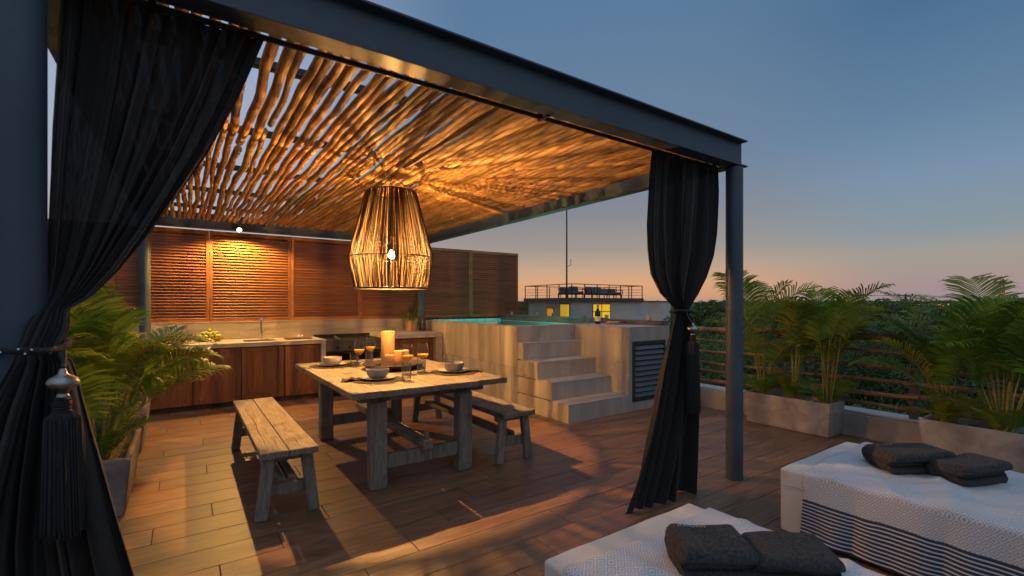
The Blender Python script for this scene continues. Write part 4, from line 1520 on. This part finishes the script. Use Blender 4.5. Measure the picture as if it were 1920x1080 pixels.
def towel(c, rz, tilt, size, label, seed, emb=False, z_add=0):
    """a bath towel folded in three: rounded stack of layers with a deep fold line on its long side"""
    L_, W_, H_ = size
    t = thing('folded_towel', label, 'towel', c, 'charcoal towels')
    t.rotation_euler = (tilt[0], tilt[1], rz)
    nl = 3
    bm = bmesh.new()
    # cross-section of a folded towel: outer rounded contour with a slot on one side
    hw, hh = W_ / 2, H_ / 2
    prof = []
    for i in range(20):                       # closed folded edge (round)
        a = -pi / 2 + pi * i / 19
        prof.append((hw - hh + hh * cos(a), hh + hh * sin(a)))
    for q, (zc, rr_) in enumerate(((H_ * .80, H_ * .19), (H_ * .48, H_ * .13), (H_ * .17, H_ * .165))):
        xe = -hw + .012 * q + (.03 if q == 1 else 0)
        for i in range(9):
            a = pi / 2 + pi * i / 8
            prof.append((xe + rr_ + rr_ * cos(a), zc + rr_ * sin(a)))
        if q < 2:
            prof.append((xe + rr_ * 2.6, zc - rr_ * 1.02))
    n = len(prof)
    rows = 26
    vs = []
    for j in range(rows + 1):
        v = j / rows
        ee = max(0, (abs(2 * v - 1) - .78) / .22)
        e = 1 - .72 * (1 - math.sqrt(max(0, 1 - ee * ee)))
        y = (v - .5) * L_
        for (px, pz) in prof:
            p = Vector((px * (1 - (1 - e) * .35), y, hh + (pz - hh) * e))
            k = Vector((p.x * 9 + seed, p.y * 9, p.z * 13))
            k2 = Vector((p.x * 3 + seed, p.y * 3, 0))
            p += Vector((noise.noise(k) * .007, noise.noise(k + Vector((9, 0, 0))) * .007, noise.noise(k + Vector((0, 7, 0))) * .006 + noise.noise(k2) * .022 * (pz / H_)))
            p.z = max(p.z, .001)
            vs.append(tuple(p + t.location))
    m = MB()
    fs = []
    for j in range(rows):
        for i in range(n):
            a, b = j * n + i, j * n + (i + 1) % n
            fs.append((a, b, b + n, a + n))
    fs.append(tuple(range(n))[::-1])
    fs.append(tuple(range(rows * n, rows * n + n)))
    m.add(vs, fs)
    body = m.build('body', M['towel'], t, smooth=70)
    if emb:
        # a short line of white stitched script, lying on the cloth
        rr = random.Random(seed)
        loc = [Vector(q) - t.location for q in vs]

        def top(px, py):
            return max([q.z for q in loc if abs(q.x - px) < .02 and abs(q.y - py) < .02] or [H_])
        for q in range(12):
            py = emb[1] - q * .0095
            px = emb[0] + rr.uniform(-.002, .002)
            hgt = rr.uniform(.007, .019)
            pts = [(px, py), (px + hgt, py - .002), (px + hgt * .35, py - .004), (px + hgt * .8, py - .0065)]
            mm = MB().tube([Vector((p[0], p[1], top(p[0], p[1]) + .0012)) + t.location for p in pts], .0011, 5)
            mm.build('embroidery', M['thread'], body)


TB = .425
towel((3.70, 1.01, TB), R(56), (R(0), R(-2)), (.40, .29, .135), 'charcoal towel with white stitching, farther one on the daybed by the planters', 4, emb=(.055, .15))
towel((3.735, .735, TB), R(66), (R(0), R(2)), (.34, .25, .12), 'charcoal towel without stitching, nearer one on the daybed by the planters', 9)
towel((1.66, 1.055, TB), R(57), (R(0), R(-2)), (.285, .25, .14), 'charcoal towel with white stitching on the daybed nearest the dining table', 14, emb=(.05, .105))
towel((1.875, .865, TB), R(48), (R(0), R(2)), (.30, .25, .12), 'charcoal towel without stitching on the daybed nearest the dining table', 21)


# ================================================================== planters and palms
def planter(label, x0, x1, y0, y1, h, group='concrete planters', mat='planter'):
    t = thing('planter', label, 'planter', ((x0 + x1) / 2, (y0 + y1) / 2, 0), group)
    tp = .035
    wl = .035
    rr = random.Random(int(y0 * 100))

    def ring(ix, z):
        return [(x0 + ix, y0 + ix, z), (x1 - ix, y0 + ix, z), (x1 - ix, y1 - ix, z), (x0 + ix, y1 - ix, z)]
    bm = bmesh.new()
    lv = [ring(tp, 0.004), ring(0, h), ring(wl, h), ring(wl + .01, h - .06)]
    vv = [[bm.verts.new(p) for p in r] for r in lv]
    bm.faces.new(vv[0][::-1])
    for a, b in zip(vv, vv[1:]):
        for i in range(4):
            bm.faces.new((a[i], a[(i + 1) % 4], b[(i + 1) % 4], b[i]))
    bm.faces.new(vv[-1])
    bmesh.ops.bevel(bm, geom=[e for e in bm.edges], offset=.010, segments=2, affect='EDGES')
    m = MB()
    bm.verts.ensure_lookup_table()
    bm.verts.index_update()
    m.v = [tuple(v.co + Vector((noise.noise(v.co * 5), noise.noise(v.co * 5 + Vector((3, 3, 3))), 0)) * .003) for v in bm.verts]
    m.f = [tuple(v.index for v in f.verts) for f in bm.faces]
    bm.free()
    m.build('trough', M[mat], t, smooth=40)
    zs = h - .045

    def fn(u, v):
        x, y = x0 + wl + .002 + (x1 - x0 - 2 * wl - .004) * u, y0 + wl + .002 + (y1 - y0 - 2 * wl - .004) * v
        return x, y, zs + .02 * noise.noise((x * 12, y * 12, 0)) + .008 * noise.noise((x * 40, y * 40, 2))
    MB().grid(fn, 14, 36).build('soil', M['soil'], t, smooth=60)
    return t


def frond_mesh(seed, length, elev, bend, pairs, leaf, mat, wind=0.):
    """arching pinnate leaf along +X from the origin"""
    rr = random.Random(seed)
    pts, dirs = [], []
    p = Vector((0, 0, 0))
    n = 18
    for i in range(n + 1):
        t = i / n
        e = elev - bend * t ** 1.5
        d = Vector((cos(e), .10 * sin(3 * t + seed), sin(e))).normalized()
        pts.append(p.copy())
        dirs.append(d)
        p = p + d * (length / n)
    m = MB()
    m.tube(pts, [.006 * (1 - .85 * i / n) for i in range(n + 1)], 5)
    for k in range(pairs):
        t = .18 + .80 * k / (pairs - 1)
        f = t * n
        i = min(int(f), n - 1)
        base = pts[i].lerp(pts[i + 1], f - i)
        d = dirs[i]
        sidev = d.cross(Vector((0, 0, 1)))
        if sidev.length < .05:
            sidev = Vector((0, 1, 0))
        sidev.normalize()
        upv = sidev.cross(d).normalized()
        ll = leaf * (sin(pi * min(1, (t - .05) * .98)) ** .55) * rr.uniform(.85, 1.1)
        if t > .9:
            ll *= .8
        for s in (-1, 1):
            fwd = .45 + .55 * t + rr.uniform(-.08, .08)
            a = (sidev * s + d * fwd + upv * (.35 + rr.uniform(-.12, .12)))
            a.normalize()
            w = .0088 * rr.uniform(.85, 1.15)
            q1 = base + a * ll * .5 + Vector((0, 0, -.03 * ll))
            q2 = base + a * ll * .82 + Vector((0, 0, -.16 * ll))
            q3 = base + a * ll + Vector((wind * .1, 0, -.34 * ll))
            wv = a.cross(upv).normalized()
            m.add([base + wv * w * .4, base - wv * w * .4, q1 + wv * w, q1 - wv * w, q2 + wv * w * .7, q2 - wv * w * .7, q3],
                  [(0, 1, 3, 2), (2, 3, 5, 4), (4, 5, 6)])
    return m.mesh('frond', mat)


FR = {}
for wi, mt in enumerate(('frond', 'frond_warm')):
    FR[mt] = [frond_mesh(31 * wi + k, .80 + .06 * (k % 4), R(84 - 5 * (k % 5)), R(44 + 13 * (k % 4)), 34, .33 + .025 * (k % 3), M[mt]) for k in range(7)]


def palm(label, x, y, z, nstems, nfr, h, spread, lean, seed, big=1.0, warm=.3, group='areca palms', upright=True, skirt=8):
    rr = random.Random(seed)
    t = thing('areca_palm', label, 'palm', (x, y, z), group)
    stems = []
    for k in range(nstems):
        a = rr.uniform(0, 2 * pi)
        r0 = rr.uniform(.01, .07) * spread
        r1 = r0 + rr.uniform(.04, .16) * spread
        hh = h * rr.uniform(.45, 1)
        b = Vector((x + r0 * cos(a), y + r0 * sin(a), z - .03))
        e = Vector((x + r1 * cos(a) + lean[0] * hh, y + r1 * sin(a) + lean[1] * hh, z + hh))
        mid = b.lerp(e, .5) + Vector((rr.uniform(-.012, .012), rr.uniform(-.012, .012), 0))
        rad = rr.uniform(.006, .011)
        MB().tube([b, b.lerp(mid, .5), mid, mid.lerp(e, .5), e], [rad * 1.25, rad * 1.1, rad, rad * .8, rad * .55], 7).build('cane', M['cane'], t, smooth=60)
        stems.append((e, a))
    for k in range(nfr):
        e, a0 = stems[k % len(stems)]
        mt = 'frond_warm' if rr.random() < warm else 'frond'
        o = bpy.data.objects.new('frond', rr.choice(FR[mt]))
        COL.objects.link(o)
        o.parent = t
        drop = rr.uniform(0, .22) * h
        o.location = e - t.location - Vector((0, 0, drop))
        a = a0 + rr.uniform(-1.3, 1.3)
        o.rotation_euler = (rr.uniform(-.25, .25), rr.uniform(-.12, .30 if upright else .40) + (0 if upright else max(0, cos(a)) * .30), a)
        s = big * rr.uniform(.75, 1.12)
        if not upright and cos(a) > .1:
            s *= 1 - .26 * cos(a)
        o.scale = (s, s, s)
    for k in range(skirt):                       # low young leaves at the foot
        a = rr.uniform(0, 2 * pi)
        o = bpy.data.objects.new('frond', rr.choice(FR['frond_warm'] if rr.random() < .5 else FR['frond']))
        COL.objects.link(o)
        o.parent = t
        o.location = (.05 * cos(a), .05 * sin(a), -.02)
        o.rotation_euler = (rr.uniform(-.2, .2), rr.uniform(-.1, .3), a)
        s = rr.uniform(.28, .5)
        o.scale = (s, s, s)
    return t


planter('long weathered concrete trough planter next to the corner post, holding three palms', 5.665, 6.03, 2.185, 3.16, .375)
planter('long weathered concrete trough planter behind the farther daybed', 5.655, 6.03, .40, 1.46, .375)
ZP = .335
palm('slim areca palm at the planter end closest to the corner post', 5.86, 3.00, ZP, 11, 12, .90, .7, (-.02, .05), 5, .94, .6)
palm('middle areca palm of the trough next to the corner post', 5.87, 2.66, ZP, 8, 9, .88, .6, (.02, .02), 6, .88, .4)
palm('areca palm with yellow canes at the planter end closest to the daybeds', 5.86, 2.30, ZP, 12, 11, .84, .6, (.02, -.04), 8, .90, .6)
palm('areca palm in the trough behind the farther daybed, nearer its open end', 5.86, 1.30, ZP, 13, 13, .76, .7, (.0, .10), 12, .90, .4)
palm('large dark areca palm in the trough behind the farther daybed', 5.87, .93, ZP, 14, 22, .80, .8, (.02, -.02), 15, .95, .15)
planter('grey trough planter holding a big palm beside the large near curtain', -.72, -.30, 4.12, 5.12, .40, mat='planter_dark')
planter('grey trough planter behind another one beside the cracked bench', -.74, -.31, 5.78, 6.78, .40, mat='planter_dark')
palm('lush areca palm beside the large near curtain', -.50, 4.38, .36, 11, 24, .58, 1.0, (.03, .0), 22, 1.0, .25, skirt=14, upright=False)
palm('lush areca palm at the back end of the near grey trough', -.52, 4.88, .36, 10, 16, .50, 1.0, (.02, .0), 24, .92, .3, skirt=10, upright=False)
palm('areca palm in the farther grey trough near the kitchen counter', -.52, 6.1, .36, 10, 14, .34, 1.0, (.0, .0), 27, .75, .45, skirt=10, upright=False)


# ================================================================== far building with a roof deck
FX, FY = 20.24, 22.47
fbd = thing('neighbour_building', 'grey flat roofed building with yellow lit windows beyond the pool', 'building', (24, 25, -9))
WZ = 1.62
MB().box(FX + .25, 30.6, FY + .25, 27.4, -9, WZ, .02).build('wall', M['far_wall'], fbd)
MB().box(FX, 27.2, FY, 27.65, WZ + .001, WZ + .24, .02).build('roof_slab', M['far_slab'], fbd)
MB().box(27.25, 30.7, FY + .15, 27.5, WZ + .001, WZ + .06, .01).build('roof_slab', M['far_slab'], fbd)


def window_x(u0, u1, z0, z1):            # on the face towards -Y
    f = MB()
    y = FY + .25
    f.box(u0 - .06, u0, y - .04, y + .02, z0 - .06, z1 + .06, .005).box(u1, u1 + .06, y - .04, y + .02, z0 - .06, z1 + .06, .005)
    f.box(u0, u1, y - .04, y + .02, z1, z1 + .06, .005).box(u0, u1, y - .04, y + .02, z0 - .06, z0, .005)
    f = f.build('window', M['far_dark'], fbd)
    MB().box(u0, u1, y - .025, y - .012, z0, z1, .002).build('pane', M['win_lit'], f)
    MB().box((u0 + u1) / 2 - .03, (u0 + u1) / 2 + .03, y - .04, y - .0255, z0, z1, .003).build('mullion', M['far_dark'], f)
    MB().box(u0, u1, y - .039, y - .0255, z1 - .5, z1 - .45, .003).build('transom', M['far_dark'], f)
    return f


window_x(22.35, 23.95, -.9, 1.42)
f = MB()
x = FX + .25
f.box(x - .04, x + .02, 22.90, 22.96, -.9, 1.5, .005).box(x - .04, x + .02, 23.85, 23.91, -.9, 1.5, .005).box(x - .04, x + .02, 22.96, 23.85, 1.42, 1.5, .005)
f = f.build('window', M['far_dark'], fbd)
MB().box(x - .025, x - .012, 22.96, 23.85, -.9, 1.42, .002).build('pane', M['win_lit'], f)
f = MB().box(x - .04, x + .02, 24.5, 24.56, -.9, 1.2, .005).box(x - .04, x + .02, 25.25, 25.31, -.9, 1.2, .005).box(x - .04, x + .02, 24.56, 25.25, 1.14, 1.2, .005).build('window', M['far_dark'], fbd)
MB().box(x - .025, x - .012, 24.56, 25.25, -.9, 1.14, .002).build('pane', emit('lit orange window', lin((252, 170, 30)), .8), f)

rr_ = thing('roof_railing', 'thin rust coloured wire railing round the roof deck of the grey building', 'railing', (23.7, 25, WZ + .24))
zr0, zr1 = WZ + .241, 2.74
corners = [(FX + .08, FY + .08), (27.1, FY + .08), (27.1, 27.55), (FX + .08, 27.55)]
for i in range(4):
    (ax, ay), (bx, by) = corners[i], corners[(i + 1) % 4]
    L_ = math.hypot(bx - ax, by - ay)
    n = max(2, round(L_ / 1.15))
    for k in range(n):
        px, py = ax + (bx - ax) * k / n, ay + (by - ay) * k / n
        MB().box(px - .025, px + .025, py - .025, py + .025, zr0, zr1 - .03, .003).build('post', M['far_dark'], rr_)
    MB().beam((ax, ay, zr1), (bx, by, zr1), .06, .05, .004).build('top_rail', M['far_dark'], rr_)
    for z in (zr0 + .2, zr0 + .4, zr0 + .6):
        MB().beam((ax, ay, z), (bx, by, z), .014, .014, .001).build('wire', M['far_dark'], rr_)


def sofa(x0, x1, y0, label, n, seed):
    t = thing('roof_sofa', label, 'sofa', ((x0 + x1) / 2, y0 + .4, zr0), 'sofas on the far roof deck')
    r2 = random.Random(seed)
    MB().box(x0, x1, y0, y0 + .85, zr0 + .22, zr0 + .30, .01).build('frame', M['far_dark'], t)
    for px in (x0 + .05, (x0 + x1) / 2, x1 - .05):
        for py in (y0 + .05, y0 + .8):
            MB().box(px - .03, px + .03, py - .03, py + .03, zr0, zr0 + .2195, .004).build('leg', M['far_dark'], t)
    for px in (x0, x1):
        MB().box(px - .03, px + .03, y0, y0 + .85, zr0 + .58, zr0 + .63, .004).box(px - .03, px + .03, y0, y0 + .05, zr0 + .3005, zr0 + .58, .003).build('armrest', M['far_dark'], t)
    for k in range(n):
        a, b = x0 + .06 + (x1 - x0 - .12) * k / n, x0 + .06 + (x1 - x0 - .12) * (k + 1) / n
        MB().box(a + .01, b - .01, y0 + .02, y0 + .8, zr0 + .301, zr0 + .44, .045).build('seat_cushion', M['cushion'], t, smooth=60)
        hh = r2.uniform(.70, .82)
        MB().box(a + .015, b - .015, y0 + .56, y0 + .79, zr0 + .441, zr0 + hh, .06).build('back_cushion', M['cushion'], t, smooth=60)
    return t


sofa(20.75, 22.5, 23.6, 'slate cushioned sofa on the far roof deck beside the mast', 2, 1)
sofa(23.1, 26.2, 23.6, 'longer slate cushioned sofa at the far roof deck, away from the mast', 4, 2)
mast = thing('radio_mast', 'tall thin mast rising from the roof of the grey building', 'mast', (20.6, 23.35, zr0))
MB().tube([(20.6, 23.35, zr0), (20.6, 23.35, 5.2), (20.6, 23.35, 11)], [.055, .05, .03], 8).build('pole', M['far_dark'], mast)
MB().tube([(20.6, 23.35, 3.9), (20.78, 23.15, 4.0), (20.78, 23.15, 4.4)], .02, 6).build('bracket', M['far_dark'], mast)


# ================================================================== jungle
def crown_mesh(seed, mat, n, R_, H_, leaf):
    rr = random.Random(seed)
    lobes = []
    for k in range(rr.randint(16, 22)):
        a = rr.uniform(0, 2 * pi)
        q = math.sqrt(rr.random()) * R_ * .80
        top = H_ * (1 - .55 * (q / R_) ** 2)
        lobes.append((Vector((q * cos(a), q * sin(a), top * rr.uniform(.45, 1))), rr.uniform(.24, .42) * R_))
    m = MB()
    vs, fs = m.v, m.f
    for i in range(n):
        c, r = rr.choice(lobes)
        d = Vector((rr.gauss(0, 1), rr.gauss(0, 1), rr.gauss(.25, 1))).normalized()
        rad = r * (rr.random() ** .35)
        p = c + Vector((d.x * rad, d.y * rad, d.z * rad * .75))
        nrm_ = (d + Vector((rr.gauss(0, .5), rr.gauss(0, .5), rr.gauss(.3, .5)))).normalized()
        t1 = nrm_.orthogonal().normalized()
        an = rr.uniform(0, 6.28)
        t2 = nrm_.cross(t1)
        u = t1 * cos(an) + t2 * sin(an)
        w = nrm_.cross(u)
        L_ = leaf * rr.uniform(.6, 1.25)
        W_ = L_ * .42
        o = len(vs)
        vs += [tuple(p - u * L_ * .5), tuple(p + w * W_ * .5 + nrm_ * .02), tuple(p + u * L_ * .5 - nrm_ * L_ * .15), tuple(p - w * W_ * .5 + nrm_ * .02)]
        fs.append((o, o + 1, o + 2, o + 3))
    return m.mesh('crown', mat)


def trunk_mesh(seed, H_, R_):
    rr = random.Random(seed)
    m = MB()
    lean = rr.uniform(-.4, .4)
    m.tube([(0, 0, -H_), (lean * .3, .1, -H_ * .6), (lean, .15, -H_ * .2), (lean, 0, 1.2)], [.30, .24, .18, .08], 8)
    for k in range(6):
        a = k * 1.05 + rr.uniform(-.3, .3)
        z0 = -H_ * rr.uniform(.1, .45)
        m.tube([(lean * .6, .1, z0), (lean * .6 + R_ * .3 * cos(a), .1 + R_ * .3 * sin(a), z0 + 1.2), (lean + R_ * .65 * cos(a), R_ * .65 * sin(a), z0 + 2.0 + rr.uniform(.3, 1.2))], [.11, .08, .03], 6)
    return m.mesh('trunk', M['bark'], smooth=60)


CR_NEAR = [crown_mesh(40 + k, M['leaf1'] if k % 2 else M['leaf2'], 15000, 3.2, 2.9, .19) for k in range(4)]
CR_FAR = [crown_mesh(60 + k, M['leaf1'] if k % 2 else M['leaf2'], 5200, 3.4, 3.2, .36) for k in range(4)]
TRK = [trunk_mesh(80 + k, 9, 3.2) for k in range(3)]
rt = random.Random(77)
fwd = Vector((cos(R(55.2)), sin(R(55.2))))
rgt = Vector((sin(R(55.2)), -cos(R(55.2))))
placed = []


def tree(px, py, top, s, near):
    t = thing('jungle_tree', 'dense green broadleaf tree of the jungle beyond the terrace railing', 'tree', (px, py, -9), 'jungle trees beyond the terrace')
    sz = rt.uniform(.85, 1.15) * s
    zb = top + 9 - 3.3 * sz
    cr = bpy.data.objects.new('crown', rt.choice(CR_NEAR if near else CR_FAR))
    COL.objects.link(cr)
    cr.parent = t
    cr.location = (0, 0, zb)
    cr.rotation_euler = (0, 0, rt.uniform(0, 6.28))
    cr.scale = (s, s, sz)
    tr = bpy.data.objects.new('trunk', rt.choice(TRK))
    COL.objects.link(tr)
    tr.parent = t
    tr.location = (0, 0, zb)
    tr.scale = (1, 1, max(.3, zb / 9))
    return t


def fits(px, py, gap):
    for qx, qy in placed:
        if (px - qx) ** 2 + (py - qy) ** 2 < gap * gap:
            return False
    if 17 < px < 34 and 19.5 < py < 31:
        return False
    placed.append((px, py))
    return True


for (d0, d1, cnt, gap, lo_, hi_, s0, s1, near) in ((13, 20, 26, 3.0, -2.6, -.9, .8, 1.15, True), (20, 34, 46, 3.6, -1.3, .4, .9, 1.3, True), (34, 60, 60, 4.6, -.5, 1.1, 1.0, 1.6, False), (60, 100, 60, 7, .0, 1.7, 1.2, 2.1, False)):
    tries = c = 0
    while c < cnt and tries < 4000:
        tries += 1
        az = rt.uniform(R(-62), R(16))               # around the view direction, left positive
        d = rt.uniform(d0, d1)
        v = fwd * cos(az) - rgt * sin(az)
        px, py = v.x * d, v.y * d
        if px < 10.2 and py < 16:
            continue
        if az > R(-8) and d < 26:
            continue
        if not fits(px, py, gap):
            continue
        tree(px, py, rt.uniform(lo_, hi_), rt.uniform(s0, s1), near)
        c += 1

# far canopy out to the skyline
m = MB()
for i in range(26000):
    d = 90 + 420 * rt.random() ** 1.4
    az = rt.uniform(R(-75), R(60))
    v = fwd * cos(az) - rgt * sin(az)
    hgt = -1.2 + 2.6 * noise.noise((v.x * d * .045, v.y * d * .045, 5)) + .008 * (d - 90)
    hgt = min(hgt, 1.6 + d * .004)
    p = Vector((v.x * d, v.y * d, hgt - abs(rt.gauss(0, 1.1))))
    L_ = .6 + d * .007
    n_ = Vector((rt.gauss(0, .6), rt.gauss(0, .6), 1)).normalized()
    u = n_.orthogonal().normalized()
    w = n_.cross(u)
    a = rt.uniform(0, 6.28)
    u, w = u * cos(a) + w * sin(a), w * cos(a) - u * sin(a)
    o = len(m.v)
    m.v += [tuple(p - u * L_), tuple(p + w * L_ * .6 + Vector((0, 0, .2))), tuple(p + u * L_), tuple(p - w * L_ * .6 + Vector((0, 0, .2)))]
    m.f.append((o, o + 1, o + 2, o + 3))
fo = m.build('forest', M['leaf1'])
fo['kind'] = 'stuff'
fo['label'] = 'distant dark green forest canopy reaching to the skyline'
fo['category'] = 'forest'


def power_pole(px, py, top, label):
    t = thing('power_pole', label, 'power pole', (px, py, -9), 'power poles above the forest')
    MB().tube([(px, py, -9), (px, py, top)], [.28, .16], 8).build('pole', M['far_dark'], t)
    dx = Vector((.31, -.95, 0))
    for z, hw in ((top - .3, 1.1), (top - 1.0, .8)):
        MB().beam(Vector((px, py, z)) - dx * hw, Vector((px, py, z)) + dx * hw, .14, .16, .01).build('cross_arm', M['far_dark'], t)
        for s in (-1, 1):
            MB().tube([Vector((px, py, z + .08)) + dx * hw * .9 * s, Vector((px, py, z + .45)) + dx * hw * .9 * s], .09, 6).build('insulator', M['far_dark'], t)


power_pole(102, 39, 3.5, 'dark power pole on the skyline above the middle palms')
power_pole(113, 31, 3.3, 'dark power pole on the skyline between the two groups of palms')
for s in (-1, 1):
    a, b = Vector((102 + s * .3, 39 - s * .95, 3.4)), Vector((113 + s * .3, 31 - s * .95, 3.2))
    c = b + (b - a) * 2.2
    ln = MB().tube([a.lerp(b, t / 8) + Vector((0, 0, -.25 * sin(pi * t / 8))) for t in range(9)] + [b.lerp(c, t / 8) + Vector((0, 0, -.5 * sin(pi * t / 8))) for t in range(1, 9)], .035, 5).build('power_line', M['far_dark'])
    tag(ln, 'thin dark power line strung between the poles on the skyline', 'power line', 'power lines')
tw = thing('radio_tower', 'slim lattice tower with red beacon on the skyline', 'tower', (213, 34, -9))
for a in range(3):
    an = a * 2.094
    MB().tube([(213 + 1.2 * cos(an), 34 + 1.2 * sin(an), -9), (213 + .35 * cos(an), 34 + .35 * sin(an), 9.3)], .12, 5).build('leg', M['far_dark'], tw)
for k in range(14):
    z = -8 + k * 1.25
    q = 1.2 - .85 * (z + 9) / 18.3
    for a in range(3):
        an, bn = a * 2.094, (a + 1) * 2.094
        MB().tube([(213 + q * cos(an), 34 + q * sin(an), z), (213 + q * .95 * cos(bn), 34 + q * .95 * sin(bn), z + 1.2)], .06, 4).build('brace', M['far_dark'], tw)
MB().box(212.4, 213.6, 33.2, 34.8, 7.6, 8.6, .05).build('antenna', M['far_dark'], tw)
MB().lathe([(.02, -.35), (.3, -.15), (.35, 0), (.3, .15), (.02, .35)], (212.2, 33.6, 4.6), 10).build('beacon', M['red_lit'], tw)
hs = thing('distant_house', 'low distant house with warm lights among the treetops', 'house', (160, 36, -9))
MB().box(157, 165, 33, 41, -9, 1.7, .05).build('wall', M['far_wall'], hs)
MB().box(156.5, 165.5, 32.5, 41.5, 1.701, 2.0, .05).build('roof', M['far_slab'], hs)
for k in range(4):
    MB().box(156.9, 156.98, 33.6 + k * 1.9, 34.7 + k * 1.9, .9, 1.45, .01).build('window', M['lamp_lit'], hs)
